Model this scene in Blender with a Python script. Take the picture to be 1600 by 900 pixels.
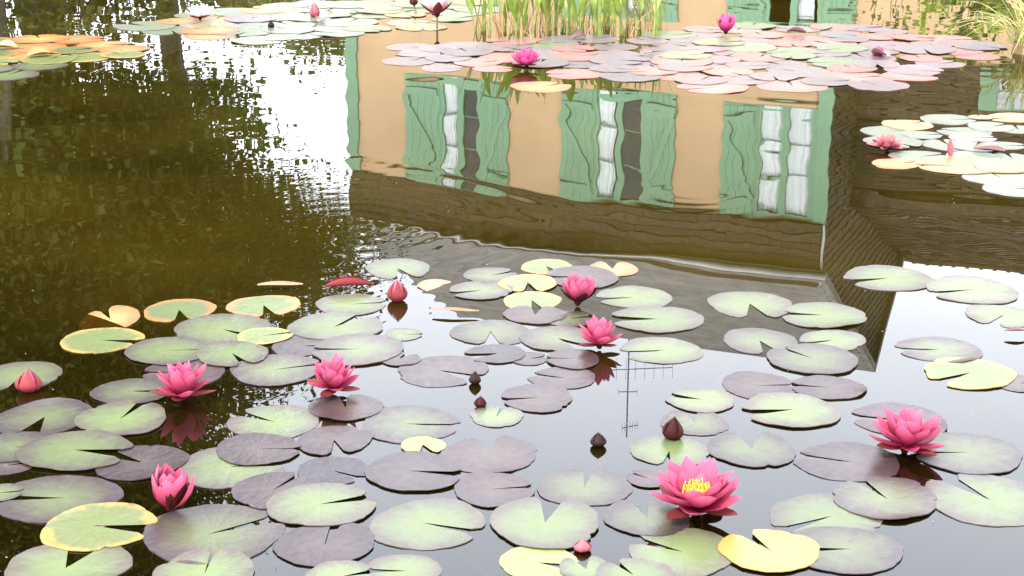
import bpy, bmesh, math, random
import numpy as np
from mathutils import Vector, Matrix, Euler
R = math.radians
rnd = random.Random(7)
for o in list(bpy.data.objects): bpy.data.objects.remove(o)
sc = bpy.context.scene
col = sc.collection

# ------------------------------------------------------------------ camera
CAMH, F, PITCH = 1.5, 2600.0, R(17.2)
cd = bpy.data.cameras.new('camera'); cam = bpy.data.objects.new('camera', cd); col.objects.link(cam)
cam.location = (0, 0, CAMH); cam.rotation_euler = (R(90) - PITCH, 0, 0)
cd.sensor_width = 36; cd.lens = 36*F/1600; cd.clip_start = .05; cd.clip_end = 2000
sc.camera = cam
# ------------------------------------------------------------------ sky (bright overcast) and soft sun
SUN_EL, SUN_AZ = R(48), R(212)          # azimuth clockwise from +Y
w = bpy.data.worlds.new('World'); sc.world = w; w.use_nodes = True
nt = w.node_tree; nt.nodes.clear()
def N(t, **k):
    n = nt.nodes.new(t)
    for a, b in k.items(): setattr(n, a, b)
    return n
out = N('ShaderNodeOutputWorld'); bg = N('ShaderNodeBackground'); bg.inputs[1].default_value = .1
sky = N('ShaderNodeTexSky', sky_type='NISHITA'); sky.sun_disc = False
sky.sun_elevation = SUN_EL; sky.sun_rotation = SUN_AZ; sky.air_density = 1; sky.dust_density = 4
hs = N('ShaderNodeHueSaturation'); hs.inputs['Saturation'].default_value = .45
tc = N('ShaderNodeTexCoord'); no = N('ShaderNodeTexNoise'); no.inputs['Scale'].default_value = 2.2; no.inputs['Detail'].default_value = 5
no.inputs['Roughness'].default_value = .5
cr = N('ShaderNodeValToRGB'); cr.color_ramp.elements[0].position = .3; cr.color_ramp.elements[1].position = .72
cr.color_ramp.elements[0].color = (11.6, 12.4, 14.1, 1); cr.color_ramp.elements[1].color = (14.1, 14.8, 16.3, 1)
mx = N('ShaderNodeMix', data_type='RGBA'); mx.inputs[0].default_value = .86
nt.links.new(sky.outputs[0], hs.inputs['Color']); nt.links.new(tc.outputs['Generated'], no.inputs['Vector'])
nt.links.new(no.outputs[0], cr.inputs[0]); nt.links.new(hs.outputs[0], mx.inputs[6]); nt.links.new(cr.outputs[0], mx.inputs[7])
nt.links.new(mx.outputs[2], bg.inputs[0]); nt.links.new(bg.outputs[0], out.inputs[0])
sd = bpy.data.lights.new('sun', 'SUN'); sd.energy = 1.5; sd.angle = R(12); sd.color = (1, .95, .86)
sun = bpy.data.objects.new('sun', sd); col.objects.link(sun)
sdir = Vector((math.sin(SUN_AZ)*math.cos(SUN_EL), math.cos(SUN_AZ)*math.cos(SUN_EL), math.sin(SUN_EL)))
sun.rotation_euler = (-sdir).to_track_quat('-Z', 'Y').to_euler(); sun.location = sdir*60
vs = sc.view_settings; vs.view_transform = 'Standard'; vs.look = 'None'; vs.exposure = 2.43; vs.gamma = 1; vs.use_curve_mapping = False

# ------------------------------------------------------------------ helpers
CP, SP = math.cos(PITCH), math.sin(PITCH)
def ray(px, py):
    dx, dy = (px-800)/F, (450-py)/F
    return Vector((dx, CP+dy*SP, -SP+dy*CP))
def water_at(px, py, z=0.0):
    d = ray(px, py); t = (z-CAMH)/d.z
    return Vector((d.x*t, d.y*t, z))
def refl_at(px, py, dist):
    """point of the real world at horizontal distance dist that is mirrored at this place of the pond"""
    d = ray(px, py); t = dist/math.hypot(d.x, d.y)
    return Vector((d.x*t, d.y*t, -CAMH-d.z*t))
def mesh(name, verts, faces, smooth=False):
    m = bpy.data.meshes.new(name); m.from_pydata([tuple(v) for v in verts], [], faces); m.update()
    if smooth:
        m.polygons.foreach_set('use_smooth', [True]*len(m.polygons))
    return m
def obj(name, me, mat=None, parent=None, label=None, cat=None, group=None, kind=None, loc=None, rot=None, scale=None):
    o = bpy.data.objects.new(name, me); col.objects.link(o)
    if me is not None and mat is not None and not me.materials: me.materials.append(mat)
    if parent is not None: o.parent = parent
    if loc is not None: o.location = loc
    if rot is not None: o.rotation_euler = rot
    if scale is not None: o.scale = (scale,)*3 if not hasattr(scale, '__len__') else scale
    for k, v in (('label', label), ('category', cat), ('group', group), ('kind', kind)):
        if v: o[k] = v
    return o
class MB:
    def __init__(s): s.v = []; s.f = []
    def box(s, x0, x1, y0, y1, z0, z1):
        b = len(s.v)
        s.v += [(x, y, z) for z in (z0, z1) for y in (y0, y1) for x in (x0, x1)]
        s.f += [tuple(b+i for i in q) for q in ((0,2,3,1),(4,5,7,6),(0,1,5,4),(2,6,7,3),(0,4,6,2),(1,3,7,5))]
        return s
    def poly(s, pts):
        b = len(s.v); s.v += [tuple(p) for p in pts]; s.f.append(tuple(range(b, b+len(pts)))); return s
    def prism(s, pts, d):
        b = len(s.v); n = len(pts); d = Vector(d)
        s.v += [tuple(p) for p in pts] + [tuple(Vector(p)+d) for p in pts]
        s.f.append(tuple(range(b+n-1, b-1, -1))); s.f.append(tuple(range(b+n, b+2*n)))
        for i in range(n): j = (i+1) % n; s.f.append((b+i, b+j, b+n+j, b+n+i))
        return s
    def tube(s, pts, rad, n=7, cap=True):
        pts = [Vector(p) for p in pts]; b = len(s.v)
        for i, p in enumerate(pts):
            t = (pts[min(i+1, len(pts)-1)]-pts[max(i-1, 0)]).normalized()
            a = t.orthogonal().normalized() if abs(t.z) > .9 else t.cross(Vector((0, 0, 1))).normalized()
            c = t.cross(a); r = rad[i] if hasattr(rad, '__len__') else rad
            s.v += [tuple(p+(a*math.cos(k*2*math.pi/n)+c*math.sin(k*2*math.pi/n))*r) for k in range(n)]
        for i in range(len(pts)-1):
            for k in range(n):
                l = (k+1) % n
                s.f.append((b+i*n+k, b+i*n+l, b+(i+1)*n+l, b+(i+1)*n+k))
        if cap:
            s.f.append(tuple(b+k for k in range(n-1, -1, -1))); e = b+(len(pts)-1)*n
            s.f.append(tuple(e+k for k in range(n)))
        return s
    def mesh(s, name, smooth=False): return mesh(name, s.v, s.f, smooth)

# ------------------------------------------------------------------ materials
def mat_new(name):
    m = bpy.data.materials.new(name); m.use_nodes = True
    return m, m.node_tree, m.node_tree.nodes['Principled BSDF']
def L(t, a, b): t.links.new(a, b)
def simple(name, c, rough=.6, noise=.25, scale=8, spec=.4, bump=0, bscale=40, coord='Object', trans=0, stretch=None):
    m, t, p = mat_new(name)
    tcn = t.nodes.new('ShaderNodeTexCoord'); nz = t.nodes.new('ShaderNodeTexNoise'); nz.inputs['Scale'].default_value = scale
    nz.inputs['Detail'].default_value = 6
    src = tcn.outputs[coord]
    if stretch:
        mp = t.nodes.new('ShaderNodeMapping'); mp.inputs['Scale'].default_value = stretch; L(t, src, mp.inputs[0]); src = mp.outputs[0]
    L(t, src, nz.inputs['Vector'])
    r = t.nodes.new('ShaderNodeValToRGB'); r.color_ramp.elements[0].position = .3; r.color_ramp.elements[1].position = .7
    r.color_ramp.elements[0].color = tuple(x*(1-noise) for x in c)+(1,); r.color_ramp.elements[1].color = tuple(min(1, x*(1+noise)) for x in c)+(1,)
    L(t, nz.outputs[0], r.inputs[0]); 
    oi = t.nodes.new('ShaderNodeObjectInfo'); hv = t.nodes.new('ShaderNodeHueSaturation')
    mr = t.nodes.new('ShaderNodeMapRange'); mr.inputs[3].default_value = 1-noise*.5; mr.inputs[4].default_value = 1+noise*.5
    L(t, oi.outputs['Random'], mr.inputs[0]); L(t, mr.outputs[0], hv.inputs['Value']); L(t, r.outputs[0], hv.inputs['Color'])
    L(t, hv.outputs[0], p.inputs['Base Color'])
    p.inputs['Roughness'].default_value = rough; p.inputs['Specular IOR Level'].default_value = spec
    if bump:
        b = t.nodes.new('ShaderNodeBump'); b.inputs['Strength'].default_value = bump; n2 = t.nodes.new('ShaderNodeTexNoise')
        n2.inputs['Scale'].default_value = bscale; n2.inputs['Detail'].default_value = 5; L(t, src, n2.inputs['Vector']); L(t, n2.outputs[0], b.inputs['Height'])
        L(t, b.outputs[0], p.inputs['Normal'])
    if trans:
        tr = t.nodes.new('ShaderNodeBsdfTranslucent'); ms = t.nodes.new('ShaderNodeMixShader'); ms.inputs[0].default_value = trans
        L(t, hv.outputs[0], tr.inputs[0]); L(t, p.outputs[0], ms.inputs[1]); L(t, tr.outputs[0], ms.inputs[2])
        L(t, ms.outputs[0], t.nodes['Material Output'].inputs[0])
    return m
def pad_mat(name, c0, c1, c2, p0=.12, p1=.62, p2=.98, rough=.3, spec=.23, nz_amt=.5, specks=.0):
    """floating leaf: colour runs from the stalk (c0) over the blade (c1) to the margin (c2)"""
    m, t, p = mat_new(name)
    tcn = t.nodes.new('ShaderNodeTexCoord'); oi = t.nodes.new('ShaderNodeObjectInfo')
    sx = t.nodes.new('ShaderNodeSeparateXYZ'); L(t, tcn.outputs['Object'], sx.inputs[0])
    cx = t.nodes.new('ShaderNodeCombineXYZ'); L(t, sx.outputs[0], cx.inputs[0]); L(t, sx.outputs[1], cx.inputs[1])
    ln = t.nodes.new('ShaderNodeVectorMath'); ln.operation = 'LENGTH'; L(t, cx.outputs[0], ln.inputs[0])
    mu = t.nodes.new('ShaderNodeMath'); mu.operation = 'MULTIPLY'; mu.inputs[1].default_value = 37; L(t, oi.outputs['Random'], mu.inputs[0])
    nz = t.nodes.new('ShaderNodeTexNoise'); nz.noise_dimensions = '4D'; nz.inputs['Scale'].default_value = 1.9; nz.inputs['Detail'].default_value = 8
    nz.inputs['Roughness'].default_value = .68
    L(t, tcn.outputs['Object'], nz.inputs['Vector']); L(t, mu.outputs[0], nz.inputs['W'])
    ma = t.nodes.new('ShaderNodeMath'); ma.operation = 'MULTIPLY_ADD'; ma.inputs[1].default_value = nz_amt*2; L(t, nz.outputs[0], ma.inputs[0])
    sb = t.nodes.new('ShaderNodeMath'); sb.operation = 'SUBTRACT'; sb.inputs[1].default_value = nz_amt
    L(t, ln.outputs['Value'], sb.inputs[0]); L(t, sb.outputs[0], ma.inputs[2])
    rp = t.nodes.new('ShaderNodeValToRGB'); e = rp.color_ramp.elements
    e[0].position = p0; e[0].color = c0+(1,); e[1].position = p2; e[1].color = c2+(1,); k = e.new(p1); k.color = c1+(1,)
    L(t, ma.outputs[0], rp.inputs[0])
    # veins: radial, forked towards the margin
    an = t.nodes.new('ShaderNodeMath'); an.operation = 'ARCTAN2'; L(t, sx.outputs[1], an.inputs[0]); L(t, sx.outputs[0], an.inputs[1])
    a2 = t.nodes.new('ShaderNodeMath'); a2.operation = 'MULTIPLY_ADD'; a2.inputs[1].default_value = 13; L(t, an.outputs[0], a2.inputs[0])
    n3 = t.nodes.new('ShaderNodeTexNoise'); n3.inputs['Scale'].default_value = 3; L(t, tcn.outputs['Object'], n3.inputs['Vector'])
    m3 = t.nodes.new('ShaderNodeMath'); m3.operation = 'MULTIPLY'; m3.inputs[1].default_value = 2.4; L(t, n3.outputs[0], m3.inputs[0]); L(t, m3.outputs[0], a2.inputs[2])
    sn = t.nodes.new('ShaderNodeMath'); sn.operation = 'SINE'; L(t, a2.outputs[0], sn.inputs[0])
    ab = t.nodes.new('ShaderNodeMath'); ab.operation = 'ABSOLUTE'; L(t, sn.outputs[0], ab.inputs[0])
    pw = t.nodes.new('ShaderNodeMath'); pw.operation = 'POWER'; pw.inputs[1].default_value = .35; L(t, ab.outputs[0], pw.inputs[0])
    vm = t.nodes.new('ShaderNodeMix'); vm.data_type = 'RGBA'; vm.blend_type = 'MULTIPLY'; vm.inputs[0].default_value = .13
    L(t, rp.outputs[0], vm.inputs[6]); L(t, pw.outputs[0], vm.inputs[7])
    # blotches and specks of age
    n4 = t.nodes.new('ShaderNodeTexNoise'); n4.noise_dimensions = '4D'; n4.inputs['Scale'].default_value = 9; n4.inputs['Detail'].default_value = 3
    L(t, tcn.outputs['Object'], n4.inputs['Vector']); L(t, mu.outputs[0], n4.inputs['W'])
    r4 = t.nodes.new('ShaderNodeValToRGB'); r4.color_ramp.elements[0].position = .71; r4.color_ramp.elements[1].position = .76
    r4.color_ramp.elements[0].color = (0, 0, 0, 1); r4.color_ramp.elements[1].color = (.75, .75, .75, 1); L(t, n4.outputs[0], r4.inputs[0])
    sm = t.nodes.new('ShaderNodeMix'); sm.data_type = 'RGBA'; L(t, r4.outputs[0], sm.inputs[0]); L(t, vm.outputs[2], sm.inputs[6]); sm.inputs[7].default_value = (.05, .035, .015, 1)
    n6 = t.nodes.new('ShaderNodeTexNoise'); n6.noise_dimensions = '4D'; n6.inputs['Scale'].default_value = 2.6; n6.inputs['Detail'].default_value = 6; n6.inputs['Roughness'].default_value = .62
    L(t, tcn.outputs['Object'], n6.inputs['Vector']); L(t, mu.outputs[0], n6.inputs['W'])
    m6 = t.nodes.new('ShaderNodeMath'); m6.operation = 'MULTIPLY_ADD'; m6.inputs[1].default_value = .28; L(t, ln.outputs['Value'], m6.inputs[0]); L(t, n6.outputs[0], m6.inputs[2])
    r6 = t.nodes.new('ShaderNodeMapRange'); r6.inputs[1].default_value = .885; r6.inputs[2].default_value = .935; r6.inputs[4].default_value = .7; L(t, m6.outputs[0], r6.inputs[0])
    rt = t.nodes.new('ShaderNodeMix'); rt.data_type = 'RGBA'; L(t, r6.outputs[0], rt.inputs[0]); L(t, sm.outputs[2], rt.inputs[6]); rt.inputs[7].default_value = (.085, .042, .014, 1)
    hv = t.nodes.new('ShaderNodeHueSaturation'); mr = t.nodes.new('ShaderNodeMapRange'); mr.inputs[3].default_value = .82; mr.inputs[4].default_value = 1.14
    L(t, oi.outputs['Random'], mr.inputs[0]); L(t, mr.outputs[0], hv.inputs['Value']); L(t, rt.outputs[2], hv.inputs['Color'])
    L(t, hv.outputs[0], p.inputs['Base Color'])
    n5 = t.nodes.new('ShaderNodeTexNoise'); n5.inputs['Scale'].default_value = 4; n5.inputs['Detail'].default_value = 3; L(t, tcn.outputs['Object'], n5.inputs['Vector'])
    ad = t.nodes.new('ShaderNodeMath'); ad.operation = 'MULTIPLY_ADD'; ad.inputs[1].default_value = .12; L(t, pw.outputs[0], ad.inputs[0]); L(t, n5.outputs[0], ad.inputs[2])
    bp = t.nodes.new('ShaderNodeBump'); bp.inputs['Strength'].default_value = .07; bp.inputs['Distance'].default_value = .02; L(t, ad.outputs[0], bp.inputs['Height']); L(t, bp.outputs[0], p.inputs['Normal'])
    rr = t.nodes.new('ShaderNodeMapRange'); rr.inputs[3].default_value = rough-.1; rr.inputs[4].default_value = rough+.12; L(t, n5.outputs[0], rr.inputs[0]); L(t, rr.outputs[0], p.inputs['Roughness'])
    p.inputs['Specular IOR Level'].default_value = spec
    return m
PM = {
 'green':  pad_mat('pad_green', (.066, .085, .028), (.058, .068, .031), (.043, .033, .026), p1=.62, p2=1.15),
 'bright': pad_mat('pad_bright', (.10, .145, .03), (.10, .14, .032), (.09, .11, .035), p1=.7, p2=1.2),
 'mottled':pad_mat('pad_mottled', (.058, .068, .028), (.046, .047, .026), (.027, .018, .018), p0=.05, p1=.5, p2=.95),
 'purple': pad_mat('pad_purple', (.034, .024, .019), (.027, .016, .0155), (.021, .011, .012), p1=.5, p2=1.1),
 'dark':   pad_mat('pad_dark', (.018, .013, .014), (.014, .009, .011), (.011, .007, .009), p1=.5, p2=1.1),
 'rimmed': pad_mat('pad_rimmed', (.066, .086, .028), (.066, .078, .03), (.20, .085, .025), p1=.76, p2=1.12, nz_amt=.35),
 'yellow': pad_mat('pad_yellow', (.070, .088, .028), (.075, .085, .03), (.19, .125, .03), p1=.8, p2=1.2, nz_amt=.6),
 'gold': pad_mat('pad_gold', (.10, .115, .035), (.16, .125, .032), (.22, .13, .028), p1=.4, p2=.8, nz_amt=.6),
 'orange': pad_mat('pad_orange', (.22, .135, .045), (.20, .105, .035), (.19, .065, .022), p1=.5, p2=1.0),
 'pale':   pad_mat('pad_pale', (.088, .106, .063), (.088, .10, .07), (.085, .08, .07), p1=.6, p2=1.1, spec=.2),
 'paleyellow': pad_mat('pad_paleyellow', (.115, .12, .055), (.122, .115, .055), (.16, .10, .04), p1=.6, p2=1.0, spec=.2),
 'lilac':  pad_mat('pad_lilac', (.085, .068, .070), (.082, .066, .071), (.10, .066, .066), p1=.6, p2=1.1, spec=.2),
 'salmon': pad_mat('pad_salmon', (.135, .082, .072), (.135, .072, .064), (.17, .06, .05), p1=.5, p2=1.0, spec=.2),
 'farGreen': pad_mat('pad_far_green', (.078, .095, .05), (.080, .092, .055), (.09, .085, .06), p1=.6, p2=1.1, spec=.2),
}
PADJ = {'green': 'green', 'bright': 'lime', 'mottled': 'purple-edged', 'purple': 'dusky purple', 'dark': 'dark purple',
 'rimmed': 'orange-rimmed', 'yellow': 'yellowing', 'gold': 'golden', 'orange': 'orange', 'pale': 'pale mint', 'paleyellow': 'pale yellow', 'lilac': 'lilac-grey', 'salmon': 'salmon-pink', 'farGreen': 'grey-green'}

def petal_mat(name, cb, ct, trans=.35, spec=.2):
    m, t, p = mat_new(name)
    tcn = t.nodes.new('ShaderNodeTexCoord'); at = t.nodes.new('ShaderNodeAttribute'); at.attribute_name = 'along'
    rp = t.nodes.new('ShaderNodeValToRGB'); rp.color_ramp.elements[0].color = cb+(1,); rp.color_ramp.elements[1].color = ct+(1,)
    rp.color_ramp.elements[0].position = .15; rp.color_ramp.elements[1].position = 1
    nz = t.nodes.new('ShaderNodeTexNoise'); mp = t.nodes.new('ShaderNodeMapping'); mp.inputs['Scale'].default_value = (3, 30, 3); nz.inputs['Scale'].default_value = 2
    L(t, tcn.outputs['Object'], mp.inputs[0]); L(t, mp.outputs[0], nz.inputs['Vector'])
    ma = t.nodes.new('ShaderNodeMath'); ma.operation = 'MULTIPLY_ADD'; ma.inputs[1].default_value = .35
    sb = t.nodes.new('ShaderNodeMath'); sb.operation = 'SUBTRACT'; sb.inputs[1].default_value = .17; L(t, at.outputs['Fac'], sb.inputs[0])
    L(t, nz.outputs[0], ma.inputs[0]); L(t, sb.outputs[0], ma.inputs[2]); L(t, ma.outputs[0], rp.inputs[0])
    oi = t.nodes.new('ShaderNodeObjectInfo'); hv = t.nodes.new('ShaderNodeHueSaturation'); mr = t.nodes.new('ShaderNodeMapRange')
    mr.inputs[3].default_value = .8; mr.inputs[4].default_value = 1.2; L(t, oi.outputs['Random'], mr.inputs[0]); L(t, mr.outputs[0], hv.inputs['Value']); L(t, rp.outputs[0], hv.inputs['Color'])
    L(t, hv.outputs[0], p.inputs['Base Color']); p.inputs['Roughness'].default_value = .5; p.inputs['Specular IOR Level'].default_value = .08 if 'sepal' in name else spec
    bp = t.nodes.new('ShaderNodeBump'); bp.inputs['Strength'].default_value = .2; bp.inputs['Distance'].default_value = .004; L(t, nz.outputs[0], bp.inputs['Height']); L(t, bp.outputs[0], p.inputs['Normal'])
    tr = t.nodes.new('ShaderNodeBsdfTranslucent'); ms = t.nodes.new('ShaderNodeMixShader'); ms.inputs[0].default_value = trans
    L(t, hv.outputs[0], tr.inputs[0]); L(t, p.outputs[0], ms.inputs[1]); L(t, tr.outputs[0], ms.inputs[2]); L(t, ms.outputs[0], t.nodes['Material Output'].inputs[0])
    return m
MT = {
 'petal': petal_mat('petal_pink', (.25, .009, .038), (.42, .085, .15)),
 'petal_hot': petal_mat('petal_hot_pink', (.36, .014, .085), (.48, .07, .18)),
 'petal_white': petal_mat('petal_white', (.55, .33, .35), (.78, .76, .76), .25),
 'petal_blush': petal_mat('petal_blush', (.50, .16, .16), (.76, .68, .68), .25),
 'sepal': petal_mat('sepal_maroon', (.034, .007, .005), (.022, .005, .005), .12),
 'sepal_red': petal_mat('sepal_red', (.15, .022, .026), (.10, .02, .018), .15),
 'sepal_dark': petal_mat('sepal_dark', (.014, .005, .005), (.010, .004, .004), .05),
 'withered': petal_mat('withered_petal', (.20, .03, .05), (.30, .10, .10), .2),
 'stamen': simple('stamen_yellow', (.62, .30, .03), .5, .2, 30),
 'stem': simple('lily_stalk', (.12, .055, .03), .5, .3, 20),
 'stem_dark': simple('flower_stalk', (.05, .03, .015), .5, .3, 20),
 'stucco': simple('ochre_stucco', (.50, .34, .205), .9, .09, .9, .2, .25, 60),
 'green_paint': simple('green_paint', (.155, .29, .18), .5, .08, 5, .4, .1, 40, stretch=(6, 6, 1)),
 'shingle': simple('brown_shingle', (.068, .049, .034), .85, .5, 9, .2, .5, 30, stretch=(1, 1, 6)),
 'slate': simple('grey_slate', (.15, .145, .13), .7, .25, 3, .3, .4, 25),
 'metal_trim': simple('lead_trim', (.42, .42, .42), .45, .1, 5, .5),
 'curtain': simple('white_curtain', (.85, .85, .85), .9, .06, 5, .1),
 'blind': simple('grey_blind', (.48, .50, .53), .8, .04, 2, .2),
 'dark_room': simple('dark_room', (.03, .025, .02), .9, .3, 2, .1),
 'bark': simple('grey_bark', (.105, .088, .07), .9, .4, 6, .2, .8, 14, stretch=(3, 3, .6)),
 'antenna': simple('antenna_metal', (.12, .12, .12), .4, .1, 5, .5),
 'ground': simple('ground_grass', (.07, .085, .03), .95, .5, .8, .1, .6, 20),
 'bed': simple('pond_mud', (.026, .017, .006), .95, .5, 1.3, .1, .4, 10),
 'reed': simple('reed_green', (.14, .19, .03), .45, .3, 8, .4, trans=.35),
 'reed_dry': simple('reed_dry', (.20, .12, .045), .7, .3, 8, .2, trans=.2),
 'sedge': simple('sedge_yellow', (.30, .27, .085), .55, .25, 8, .3, trans=.3),
 'soil': simple('root_mound', (.09, .06, .03), .95, .4, 9, .1, .8, 20),
 'floater': simple('dead_leaf', (.07, .022, .014), .4, .4, 10, .5),
 'floater_tan': simple('dry_fragment', (.12, .075, .035), .6, .4, 10, .3),
}
def leaf_mat(name, c, trans=.35):
    return simple(name, c, .6, .35, .9, .12, trans=trans)
LEAF = {'mid': leaf_mat('leaf_mid', (.075, .115, .024)), 'dark': leaf_mat('leaf_dark', (.085, .098, .022)), 'olive': leaf_mat('leaf_olive', (.14, .14, .04)),
 'lime': leaf_mat('leaf_lime', (.20, .27, .04))}
def glass_mat():
    m = bpy.data.materials.new('window_glass'); m.use_nodes = True; t = m.node_tree; t.nodes.clear()
    o = t.nodes.new('ShaderNodeOutputMaterial'); ms = t.nodes.new('ShaderNodeMixShader'); lw = t.nodes.new('ShaderNodeLayerWeight'); lw.inputs[0].default_value = .5; pw = t.nodes.new('ShaderNodeMath'); pw.operation = 'POWER'; pw.inputs[1].default_value = 4; fr = t.nodes.new('ShaderNodeMath'); fr.operation = 'MULTIPLY_ADD'; fr.inputs[1].default_value = .7; fr.inputs[2].default_value = .035; L(t, lw.outputs['Facing'], pw.inputs[0]); L(t, pw.outputs[0], fr.inputs[0])
    a = t.nodes.new('ShaderNodeBsdfTransparent'); b = t.nodes.new('ShaderNodeBsdfGlossy'); b.inputs['Roughness'].default_value = .02
    a.inputs[0].default_value = (.92, .94, .94, 1)
    L(t, fr.outputs[0], ms.inputs[0]); L(t, a.outputs[0], ms.inputs[1]); L(t, b.outputs[0], ms.inputs[2]); L(t, ms.outputs[0], o.inputs[0]); return m
MT['glass'] = glass_mat()
def water_mat():
    m = bpy.data.materials.new('pond_water'); m.use_nodes = True; t = m.node_tree; t.nodes.clear()
    o = t.nodes.new('ShaderNodeOutputMaterial'); ms = t.nodes.new('ShaderNodeMixShader'); fr = t.nodes.new('ShaderNodeFresnel'); fr.inputs[0].default_value = 1.37
    tcn = t.nodes.new('ShaderNodeTexCoord'); nz = t.nodes.new('ShaderNodeTexNoise'); nz.inputs['Scale'].default_value = 1.1; nz.inputs['Detail'].default_value = 5
    L(t, tcn.outputs['Object'], nz.inputs['Vector'])
    r = t.nodes.new('ShaderNodeValToRGB'); r.color_ramp.elements[0].color = (.013, .0094, .0008, 1); r.color_ramp.elements[1].color = (.026, .0188, .0018, 1)
    r.color_ramp.elements[0].position = .35; r.color_ramp.elements[1].position = .7; L(t, nz.outputs[0], r.inputs[0])
    # tree and bank shade painted in: brown water colour darkens towards the near bank
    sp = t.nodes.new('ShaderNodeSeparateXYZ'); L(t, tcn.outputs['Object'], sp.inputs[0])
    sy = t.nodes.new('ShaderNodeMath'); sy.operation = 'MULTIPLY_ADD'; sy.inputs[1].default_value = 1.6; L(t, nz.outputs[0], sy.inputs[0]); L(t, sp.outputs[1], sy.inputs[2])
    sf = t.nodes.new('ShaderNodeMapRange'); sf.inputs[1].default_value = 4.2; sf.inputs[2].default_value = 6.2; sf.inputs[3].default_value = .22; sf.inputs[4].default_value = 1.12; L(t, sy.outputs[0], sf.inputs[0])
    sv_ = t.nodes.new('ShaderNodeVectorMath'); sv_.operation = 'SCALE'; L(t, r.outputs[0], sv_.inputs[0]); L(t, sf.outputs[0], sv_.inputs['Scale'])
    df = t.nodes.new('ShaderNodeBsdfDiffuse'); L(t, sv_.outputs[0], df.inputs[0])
    tr = t.nodes.new('ShaderNodeBsdfTransparent'); tr.inputs[0].default_value = (.58, .45, .18, 1)
    body = t.nodes.new('ShaderNodeMixShader'); body.inputs[0].default_value = .5; L(t, tr.outputs[0], body.inputs[1]); L(t, df.outputs[0], body.inputs[2])
    gl = t.nodes.new('ShaderNodeBsdfGlossy'); gl.inputs['Roughness'].default_value = .0
    L(t, fr.outputs[0], ms.inputs[0]); L(t, body.outputs[0], ms.inputs[1]); L(t, gl.outputs[0], ms.inputs[2]); L(t, ms.outputs[0], o.inputs[0]); return m
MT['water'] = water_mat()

# ------------------------------------------------------------------ terrain: one sheet with the pond let into it
def pond_r(a):
    return (1+.05*math.sin(3*a+1)+.03*math.sin(5*a)), 14.0, 6.6
PC = Vector((0, 8.3, 0))
def outline(k, z, n=96):
    pts = []
    for i in range(n):
        a = 2*math.pi*i/n; q, A, B = pond_r(a)
        pts.append((PC.x+A*q*k*math.cos(a), PC.y+B*q*k*math.sin(a), z))
    return pts
def ringmesh(name, rings, centre=None):
    n = len(rings[0]); v = [p for r in rings for p in r]; f = []
    for i in range(len(rings)-1):
        for k in range(n):
            l = (k+1) % n; f.append((i*n+k, i*n+l, (i+1)*n+l, (i+1)*n+k))
    if centre is not None:
        v.append(centre); c = len(v)-1
        f += [(c, k, (k+1) % n) for k in range(n)]
    return mesh(name, v, f, True)
circ = lambda rr, z: [(PC.x+rr*math.cos(2*math.pi*i/96), PC.y+rr*math.sin(2*math.pi*i/96), z) for i in range(96)]
obj('pond_bed', ringmesh('pond_bed', [outline(.6, -.62), outline(.85, -.55), outline(.96, -.2), outline(1.0, -.02)], (PC.x, PC.y, -.62)), MT['bed'], kind='structure')
obj('ground', ringmesh('ground', [outline(1.0, -.02), outline(1.02, .12), outline(1.06, .2), circ(22, .25), circ(60, .25), circ(900, .25)]), MT['ground'], kind='structure')

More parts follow.
